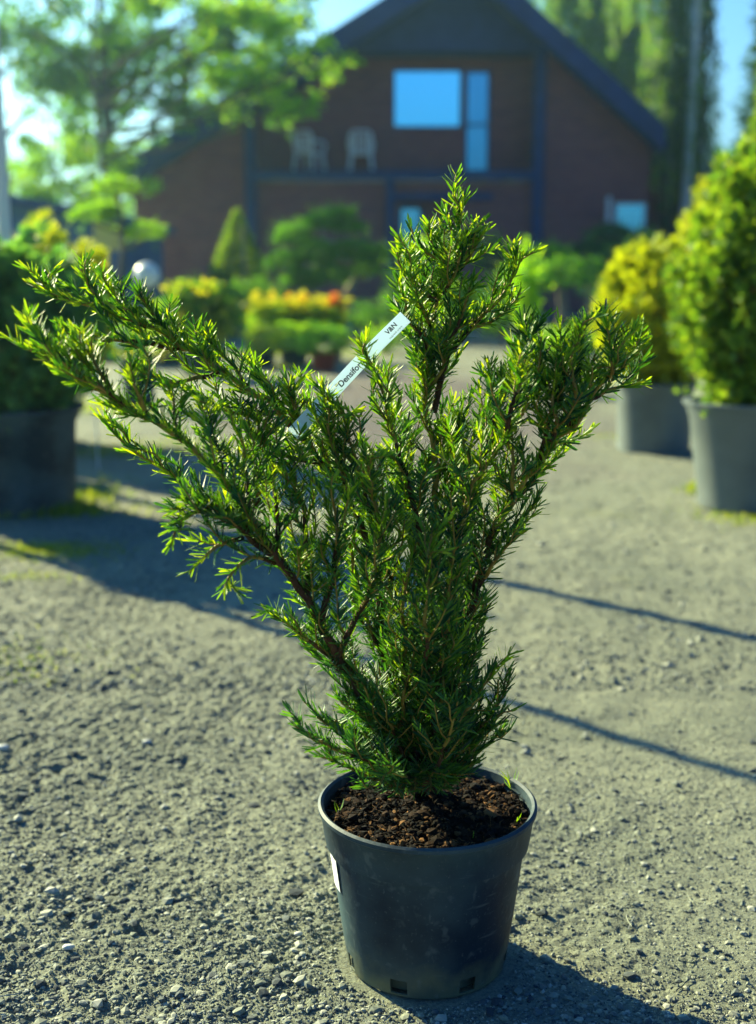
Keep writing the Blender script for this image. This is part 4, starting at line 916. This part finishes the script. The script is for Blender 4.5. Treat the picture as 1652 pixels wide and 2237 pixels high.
# recess wall upstairs with openings cut by building it in pieces
W0, W1 = hx(858, 200, RY), hx(1010, 200, RY); WZ0, WZ1 = hz(280, RY), hz(150, RY)
D0, D1 = hx(1016, 200, RY), hx(1072, 200, RY); DZ1 = hz(152, RY)
xs = [X_P1, W0, W1, D0, D1, X_P2]
u = MB(); ztop = hz(112, HY)
XG = EL[0] + (ztop + ROOF_T - EL[1]) / (AP[1] - EL[1]) * (AP[0] - EL[0])      # where the beam meets the left slope
u.prism([(X_P1, ZB), (W0, ZB), (W0, ztop), (XG, ztop), (X_P1, roof_z(X_P1) - ROOF_T - .01)], RY, RY + .3); u.box((W0, RY, ZB), (W1, RY + .3, WZ0)); u.box((W0, RY, WZ1), (W1, RY + .3, ztop)); u.box((W1, RY, ZB), (D0, RY + .3, ztop)); u.box((D0, RY, DZ1), (D1, RY + .3, ztop)); u.box((D1, RY, ZB), (X_P2, RY + .3, ztop))
u.build('upper_wall', M['brick'], house)
for sx0, sx1, sz in ((X_P1 - .02, X_P1 + .10, roof_z(X_P1) - ROOF_T - .02), (X_P2 - .10, X_P2 + .02, ztop)):
    q = MB(); q.box((sx0, HY + .353, ZB - .1), (sx1, RY + .28, sz)); q.build('side_wall', M['brick'], house)
q = MB(); q.box((XG + .3, HY + .11, ztop + .003), (X_P2 + .1, RY + .6, ztop + .1)); q.build('balcony_ceiling', M['timber'], house)
# ground-floor wall with its doorway
GY_ = HY + .08; G0, G1 = hx(872, 500), hx(1000, 500); GZ = hz(436)
u = MB(); u.box((X_P1 + .1, GY_, 0), (G0, GY_ + .3, ZB - .2)); u.box((G0, GY_, GZ), (G1, GY_ + .3, ZB - .2)); u.box((G1, GY_, 0), (X_P2 - .1, GY_ + .3, ZB - .2)); u.build('lower_wall', M['brick'], house)
u = MB(); u.box((G0 - .3, GY_ + 1.3, 0), (G1 + .3, GY_ + 1.4, GZ + .2)); u.build('porch_back', M['porch_shade'], house)
# timber frame
def beam(name, lo, hi, mt='timber', b=.01):
    q = MB(); q.box(lo, hi); return ease(q.build(name, M[mt], house), b)
beam('post', (X_P1 - .12, HY - .10, 0), (X_P1 + .12, HY + .12, roof_z(X_P1) - ROOF_T)); beam('post', (X_P2 - .12, HY - .10, 0), (X_P2 + .12, HY + .12, roof_z(X_P2) - ROOF_T))
beam('post', (XM - .09, HY - .06, 0), (XM + .09, GY_ - .004, ZB - .204))
beam('balcony_beam', (X_P1 + .124, HY - .08, ZB - .2), (X_P2 - .124, HY + .06, ZB + .02))
beam('balcony_floor', (X_P1 + .13, HY + .064, ZB - .14), (X_P2 - .13, RY, ZB))
beam('door_lintel', (XM + .094, HY - .03, GZ - .02), (hx(1075), GY_ - .004, GZ + .14))
beam('gable_beam', (XG - .02, HY - .07, ztop), (X_P2 - .124, HY + .10, ztop + .18))
q = MB(); q.prism([(XG + .25, ztop + .183), (X_P2 - .13, ztop + .183), (X_P2 - .13, roof_z(X_P2) - ROOF_T), (AP[0], AP[1] - ROOF_T), (XG + .25, roof_z(XG + .25) - ROOF_T)], HY, HY + .2); gb = q.build('gable_panel', M['timber'], house)
nb = 26; xb = np.linspace(XG + .35, X_P2 - .2, nb + 1)      # upright boards of the gable
for i in range(nb):
    a, b = xb[i] + .012, xb[i + 1] - .012; z = min(roof_z(a), roof_z(b)) - ROOF_T - .02
    q = MB(); q.box((a, HY - .028, ztop + .19), (b, HY - .002, z)); q.build('board', M['timber'], gb)
# window, balcony door, front door, side window
def framed(name, x0, x1, z0, z1, y, pane, bars=(), frame='timber', w=.07):
    q = MB(); q.box((x0, y, z0), (x0 + w, y + .09, z1)); q.box((x1 - w, y, z0), (x1, y + .09, z1)); q.box((x0 + w, y, z0), (x1 - w, y + .09, z0 + w)); q.box((x0 + w, y, z1 - w), (x1 - w, y + .09, z1))
    for zb in bars: q.box((x0 + w, y + .005, zb - .03), (x1 - w, y + .085, zb + .03))
    f = q.build(name, M[frame], house); q = MB(); q.box((x0 + w, y + .04, z0 + w), (x1 - w, y + .05, z1 - w)); q.build('pane', M[pane], f); return f
framed('window', W0, W1, WZ0, WZ1, RY + .03, 'pane', (), 'timber', .05)
framed('balcony_door', D0, D1, ZB + .003, DZ1, RY + .03, 'pane_dim', (hz(272, RY),), 'timber', .06)
framed('front_door', hx(872), hx(922), .02, hz(450), GY_ + .12, 'pane', (), 'timber', .05)
framed('side_window', hx(1342), hx(1408), hz(508), hz(444), HY - .07, 'pane', (), 'white_plastic', .04)
q = MB(); q.tube([(hx(1327), HY - .07, hz(510)), (hx(1327), HY - .07, hz(430))], .05, 8); q.build('downpipe', M['white_plastic'], house)
# roof slopes
def slab(a, b, name):
    q = MB(); q.prism([a, b, (b[0], b[1] - ROOF_T), (a[0], a[1] - ROOF_T)], HY - .75, HY + 10); return q.build(name, M['roof'], house)
slab(EL, AP, 'left_roof'); rr_ = slab(AP, ER, 'right_roof')
for a, b in ((EL, AP), (AP, ER)):
    q = MB(); q.prism([(a[0], a[1] + .05), (b[0], b[1] + .05), (b[0], b[1] - ROOF_T - .06), (a[0], a[1] - ROOF_T - .06)], HY - .85, HY - .753); q.build('barge_board', M['timber'], house)
q = MB(); q.box((X_L + .02, HY + .36, 0), (X_R - .02, HY + 9.6, min(EL[1], ER[1]) - ROOF_T - .1)); q.build('rear_walls', M['brick'], house)
q = MB(); q.tube([(ER[0] + .05, HY - .8, ER[1] - .3), (ER[0] + .05, HY + 10, ER[1] - .3)], .08, 8); q.build('gutter', M['timber'], house)

# two white plastic chairs on the balcony
def chair(px, rot, label):
    c = np.array([hx(px, 350, HY + .55), HY + .55, ZB]); t = thing('plastic_chair', c, label, 'chair', 'plastic chairs on the balcony')
    R = np.array([[math.cos(rot), math.sin(rot), 0], [-math.sin(rot), math.cos(rot), 0], [0, 0, 1]])
    def P(v): return np.array(v) @ R + c
    for sx in (-1, 1):
        for sy in (-1, 1):
            q = MB(); q.tube([P((.26 * sx, .25 * sy, 0)), P((.21 * sx, .20 * sy, .42)), ], [.028, .04], 6); q.build('leg', M['white_plastic'], t)
        q = MB(); q.tube(spline([P((.23 * sx, -.2, .42)), P((.27 * sx, -.22, .64)), P((.27 * sx, .1, .66)), P((.22 * sx, .24, .66))], .05), .03, 6); q.build('armrest', M['white_plastic'], t)
    q = MB(); q.add(np.array([P(v) for v in [(-.25,-.24,.41),(.25,-.24,.41),(.23,.22,.39),(-.23,.22,.39),(-.25,-.24,.45),(.25,-.24,.45),(.23,.22,.43),(-.23,.22,.43)]]), [(0,3,2,1),(4,5,6,7),(0,1,5,4),(1,2,6,5),(2,3,7,6),(3,0,4,7)]); ease(q.build('seat', M['white_plastic'], t), .01)
    bk = MB()
    for k in range(5):
        x = -.18 + .09 * k; bk.tube([P((x, .22, .43)), P((x * 1.05, .30, .80))], .026, 5)
    bk.tube(spline([P((-.22, .22, .43)), P((-.22, .30, .82)), P((0, .31, .87)), P((.22, .30, .82)), P((.22, .22, .43))], .05), .026, 6); bk.build('backrest', M['white_plastic'], t)
chair(676, math.pi - .5, 'pale plastic armchair turned sideways at the left end of the balcony')
chair(789, math.pi, 'pale plastic armchair facing away, nearer the balcony window')
def clone_fix(): pass

# lower annex at the right of the house
AY = 31.0
a0, a1 = (hx(1395, 0, AY), hz(225, AY)), (hx(1580, 0, AY), hz(382, AY))
an = thing('annex', (hx(1490, 0, AY), AY + 3, 0), 'low brick annex with a sloping dark roof, right of the brick house', 'building')
q = MB(); x1 = hx(1545, 0, AY); zr = a0[1] + (a1[1] - a0[1]) * (x1 - a0[0]) / (a1[0] - a0[0]) - .35
q.prism([(a0[0], 0), (x1, 0), (x1, zr), (a0[0], a0[1] - .35)], AY, AY + 6); q.build('wall', M['brick'], an)
q = MB(); q.prism([a0, a1, (a1[0], a1[1] - .34), (a0[0], a0[1] - .34)], AY - .7, AY + 7); q.build('roof', M['roof'], an)

# dark blue shed on the left
SY = 16.5
sh = thing('garden_shed', (hx(80, 0, SY), SY + 1, 0), 'low blue shed with dark sloping roof at the left behind the bushes', 'shed')
x0, x1 = hx(-120, 0, SY), hx(250, 0, SY); zl, zr = hz(415, SY), hz(478, SY)
q = MB(); q.prism([(x0, 0), (x1, 0), (x1, zr - .1), (x0, hz(400, SY) - .1)], SY + .05, SY + 3); q.build('wall', M['blue_wall'], sh)
nb = 16; xb = np.linspace(x0, x1, nb + 1)
for i in range(nb):
    z = hz(400, SY) + (zr - hz(400, SY)) * (xb[i + 1] - x0) / (x1 - x0) - .12
    q = MB(); q.box((xb[i] + .008, SY + .02, .02), (xb[i + 1] - .008, SY + .046, z)); q.build('board', M['blue_wall'], sh)
zA = hz(400, SY)
q = MB(); q.prism([(x0 - .2, zA + .02), (x1 + .15, zr + .02), (x1 + .15, zr - .10), (x0 - .2, zA - .10)], SY - .3, SY + 3.3); q.build('roof', M['roof'], sh)
# pale yellow board leaning at the trunk
c = at(234, 517, 13.4); t = thing('notice_board', (c[0], c[1], 0), 'pale yellow square board on a post beside the cloud-pruned tree', 'board')
q = MB(); q.box((-.135, -.01, -.14), (.135, .01, .14), 0, 0, c); ease(q.build('panel', M['board'], t), .004)
q = MB(); q.tube([(c[0], c[1] + .03, 0), c + [0, .03, .1]], .02, 6); q.build('post', M['wood'], t)

# kerb and paving strip before the house
q = MB(); q.box((-1.2, 22.0, -.05), (9, 22.15, .11)); tag(q.build('kerb', mat('kerb_concrete', (.20, .19, .19), .9, .2, (.26, .25, .24), 6)), kind='structure')
q = MB(); q.box((-1.3, 22.152, -.05), (9, 27.6, .05)); tag(q.build('pavement', mat('dark_paving', (.06, .055, .06), .9, .2, (.09, .08, .085), 3)), kind='structure')

# ------------------------------------------------------------------ trees
def broad_tree(base, h, crown, material, label, leaf=(.11, .08), trunk_r=.13, trunk='trunk', n=900, lean=(0, 0), name='tree'):
    base = np.asarray(base, float); t = thing(name, base, label, 'tree')
    top = base + [lean[0], lean[1], h]; P = spline([base, base + [lean[0] * .1 + .05, lean[1] * .1, h * .33], base + [lean[0] * .5 - .05, lean[1] * .5, h * .66], top], .3)
    mb = MB(); mb.tube(P, np.linspace(trunk_r, trunk_r * .2, len(P)), 10)
    for (x, y, z, r) in crown:
        q = base + [x, y, z]; j = int(np.clip(len(P) * (z / h) * .72, 1, len(P) - 2)); m_ = (P[j] + q) / 2 + rng.normal(size=3) * .15
        S = spline([P[j], m_, q], .3); mb.tube(S, np.linspace(trunk_r * .35, .012, len(S)), 6)
        for k in range(4):
            e = q + rng.normal(size=3) * r * .5; S2 = spline([m_, (m_ + e) / 2 + [0, 0, .1], e], .3); mb.tube(S2, np.linspace(trunk_r * .12, .006, len(S2)), 5)
    mb.build('trunk', M[trunk], t, smooth=True)
    cb = MB()
    for (x, y, z, r) in crown:
        q = base + [x, y, z]
        for k in range(7):
            o = rng.normal(size=3) * r * .5; clump(cb, q + o, np.array([r, r, r * .7]) * random.uniform(.28, .48), int(n * r * r / 7), leaf[0], leaf[1], 0, .05, .3, -.15, .3)
    tag(cb.build('crown', material, t), kind='stuff'); return t
def rel(px, py, Y, base, r, dy=0): q = at(px, py, Y + dy); return (q[0] - base[0], q[1] - base[1], q[2] - base[2], r)
b = gpt(248, 25.)
broad_tree(b, 8.2, [rel(*q[:2], 25, b, q[2] * 1.19, q[3]) for q in ((60, 60, 1.1, 0), (180, 120, 1.0, .5), (290, 60, 1.1, -.5), (400, 110, .9, 0), (520, 70, 1.1, .5), (120, 240, .9, 0), (250, 230, .7, 1), (390, 225, .6, 0), (560, 160, .8, 0), (600, 30, .7, .6), (330, -60, 1.3, 0), (100, -80, 1.4, 0), (10, 170, .9, 0))],
           M['leaf_tree'], 'leafy deciduous tree with a thin dark trunk, left of the brick house', n=760, trunk_r=.14, leaf=(.13, .095))
b = gpt(232, 19.)
broad_tree(b, 5.4, [rel(*q[:2], 19., b, q[2] * 1.22, q[3]) for q in ((520, 90, .5, 0), (610, 110, .45, 0), (690, 120, .32, -.3), (560, 190, .35, 0), (640, 215, .26, -.2), (470, 150, .4, 0), (620, 20, .4, .3), (450, 20, .5, 0), (740, 135, .14, -.3), (655, 245, .10, -.2))],
           M['leaf_bright'], 'young tree whose bright sunlit branch reaches over the left of the house roof', leaf=(.10, .07), n=1900, trunk_r=.05)
b = gpt(20, 30.)
broad_tree(b, 9, [(-2, 0, 7, 1.8), (0, 0, 8, 2), (2, .5, 7.2, 1.8), (1, 0, 5.5, 1.5), (-1.2, 0, 5, 1.4), (3.4, 0, 5.6, 1.3), (-3.4, 0, 5.4, 1.6)], M['leaf_tree'], 'tall hazy green tree farthest left beyond the shed', leaf=(.15, .11), n=330, trunk_r=.18)
b = gpt(130, 24.)
broad_tree(b, 3.6, [rel(*q[:2], 24, b, q[2], 0) for q in ((70, 385, .65), (130, 370, .75), (190, 395, .6), (235, 360, .5), (40, 400, .4), (120, 440, .7), (200, 450, .6))], M['leaf_bright'], 'bright green sunlit shrubby tree rising over the shed roof', leaf=(.10, .07), n=1500, trunk_r=.06)
b = gpt(420, 40.)
broad_tree(b, 9, [(-3, 0, 5, 2), (0, 0, 6.5, 2), (2.5, 0, 5.5, 1.8), (-1, 0, 4, 1.8), (2, 0, 3.5, 1.6), (-4.5, 0, 3.4, 1.8)], M['leaf_tree'], 'distant green tree seen between the left trunk and the house roof', leaf=(.2, .14), n=120, trunk_r=.18)

# weeping birches on the right
def weeping(base, h, arms, label, trunk_r=.1, material='leaf_birch', n_str=9, leaf=(.075, .05), spread=.8, drop=(1.2, 3.0), lean=0.):
    base = np.asarray(base, float); t = thing('birch_tree', base, label, 'tree')
    P = spline([base, base + [.03 + lean * .3, 0, h * .35], base + [lean * .7 - .02, 0, h * .7], base + [lean, 0, h]], .3); mb = MB(); mb.tube(P, np.linspace(trunk_r, trunk_r * .45, len(P)), 10)
    C = []; 
    for (x, y, z) in arms:
        q = base + [x, y, z]; j = int(np.clip(len(P) * (z / h) * .85, 1, len(P) - 2)); S = spline([P[j], (P[j] + q) / 2 + [0, 0, .5], q], .25); mb.tube(S, np.linspace(trunk_r * .3, .012, len(S)), 6)
        for k in range(n_str):
            s = S[random.randrange(len(S) // 3, len(S))] + rng.normal(size=3) * [.25, .25, .1]; d = random.uniform(*drop); e = s + [random.uniform(-.25, .25), random.uniform(-.2, .2), -d]
            W = spline([s, s + [random.uniform(-.1, .1) * spread, random.uniform(-.1, .1), .05], (s + e) / 2 + rng.normal(size=3) * .08, e], .12); mb.tube(W, .006, 4, 0, False)
            for w in W:
                m_ = 7; C.append(w + rng.normal(size=(m_, 3)) * [.07, .07, .06])
    mb.build('trunk', M['birch'], t, smooth=True)
    C = np.concatenate(C); n = len(C); cb = MB(); cards(cb, C, rng.normal(size=(n, 3)) * .5 - UP, sphere_dirs(n), leaf[0] * rng.uniform(.6, 1.3, n), leaf[1])
    tag(cb.build('crown', M[material], t), kind='stuff')
b = gpt(1484, 29.4)
weeping(b, 11, [(-.5, .6, 7.2), (-.35, .6, 5.6), (-1.3, .8, 9.2), (.4, .8, 9.6), (-.6, .8, 9.8), (-1.6, .7, 8.2), (-.3, .6, 4.9), (-2.2, .6, 9.6)], 'pale straight birch trunk with hanging foliage, right of the house', .112, n_str=14, lean=.22, leaf=(.09, .06))
b = gpt(1315, 42.)
weeping(b, 12.5, [(-2.6, 0, 11), (-1.6, 0, 9.6), (1.4, .5, 10), (2.0, 0, 8.8), (0, 0, 11.6), (.8, 0, 8), (-1.0, 0, 10.8), (2.3, 0, 7), (1.7, 0, 5.6), (-.2, 0, 9.4)], 'weeping birch behind the right slope of the house roof', .15, n_str=19, leaf=(.15, .10), drop=(1.5, 4))
b = gpt(1535, 30.)
weeping(b, 10, [(-1.2, 0, 8), (-.6, 0, 6.4), (-.3, 0, 9), (-1.6, 0, 5.4), (-.5, 0, 4.8)], 'darker birch standing between the pale trunk and the gap of sky', .12, 'leaf_dark', n_str=12, leaf=(.12, .07), drop=(1.5, 4), lean=-.5)
def conifer(px, Y, h, r, material, label, n=5000, leaf=(.22, .07)):
    c = gpt(px, Y); t = thing('conifer_tree', c, label, 'tree'); stem(t, [c, c + [0, 0, h * .5], c + [0, 0, h * .97]], .16, .03, 'trunk', 'trunk')
    zz = h * (.08 + .92 * (1 - np.sqrt(rng.random(n)))); tier = .75 + .25 * np.abs(np.sin(zz * 3.4)); a = rng.uniform(0, 6.283, n)
    rad = r * (1 - zz / h) ** .8 * tier * np.sqrt(rng.uniform(.2, 1, n)) * (1 + .2 * np.sin(a * 5 + zz))
    C = np.stack([c[0] + rad * np.cos(a), c[1] + rad * np.sin(a), zz], -1); D = np.stack([np.cos(a), np.sin(a), np.full(n, -.25)], -1) + rng.normal(size=(n, 3)) * .4
    mb = MB(); cards(mb, C, D, sphere_dirs(n), leaf[0] * rng.uniform(.6, 1.3, n), leaf[1]); tag(mb.build('crown', M[material], t), kind='stuff')
conifer(1690, 26, 9.5, 1.25, 'leaf_dark', 'dark narrow conifer at the top right corner of the picture', 9000)
conifer(1672, 15, 3.9, .50, 'leaf_thuja', 'tall light green conifer column behind the thujas at the right edge', 9000, (.12, .04))
# distant wood that closes the horizon
def wood():
    mb = MB(); tb = MB()
    for i in range(150):
        x = rng.uniform(-75, 75); y = rng.uniform(62, 95); h = rng.uniform(4, 7.5) * (1 if abs(x) > 6 else .8)
        tb.tube([(x, y, 0), (x, y, h * .7)], [.2, .08], 5, 1)
        for k in range(5):
            clump(tb, (x + rng.uniform(-1.6, 1.6), y + rng.uniform(-1.5, 1.5), h * rng.uniform(.25, .9)), (1.7, 1.7, 1.5), 60, .62, .42, 0, .05, .3)
    tag(tb.build('distant_wood', [M['leaf_tree'], M['trunk']]), 'far-off green wood along the horizon behind the house and yard', 'wood', kind='stuff')
wood()
for o in list(bpy.data.objects):
    if o.type == 'MESH' and len(o.data.polygons) == 0: bpy.data.objects.remove(o)

# ------------------------------------------------------------------ hazy air
hm = bpy.data.materials.new('haze'); hm.use_nodes = True; hn = hm.node_tree
for q in list(hn.nodes):
    if q.type == 'BSDF_PRINCIPLED': hn.nodes.remove(q)
pv = hn.nodes.new('ShaderNodeVolumePrincipled'); pv.inputs['Color'].default_value = (.45, .80, 1, 1); pv.inputs['Density'].default_value = .0011; pv.inputs['Anisotropy'].default_value = .68
hn.links.new(pv.outputs[0], hn.nodes['Material Output'].inputs['Volume'])
mb = MB(); mb.box((-330, -75, -1.2), (330, 520, 16)); tag(mb.build('haze', hm), kind='stuff')
scene.cycles.volume_bounces = 0
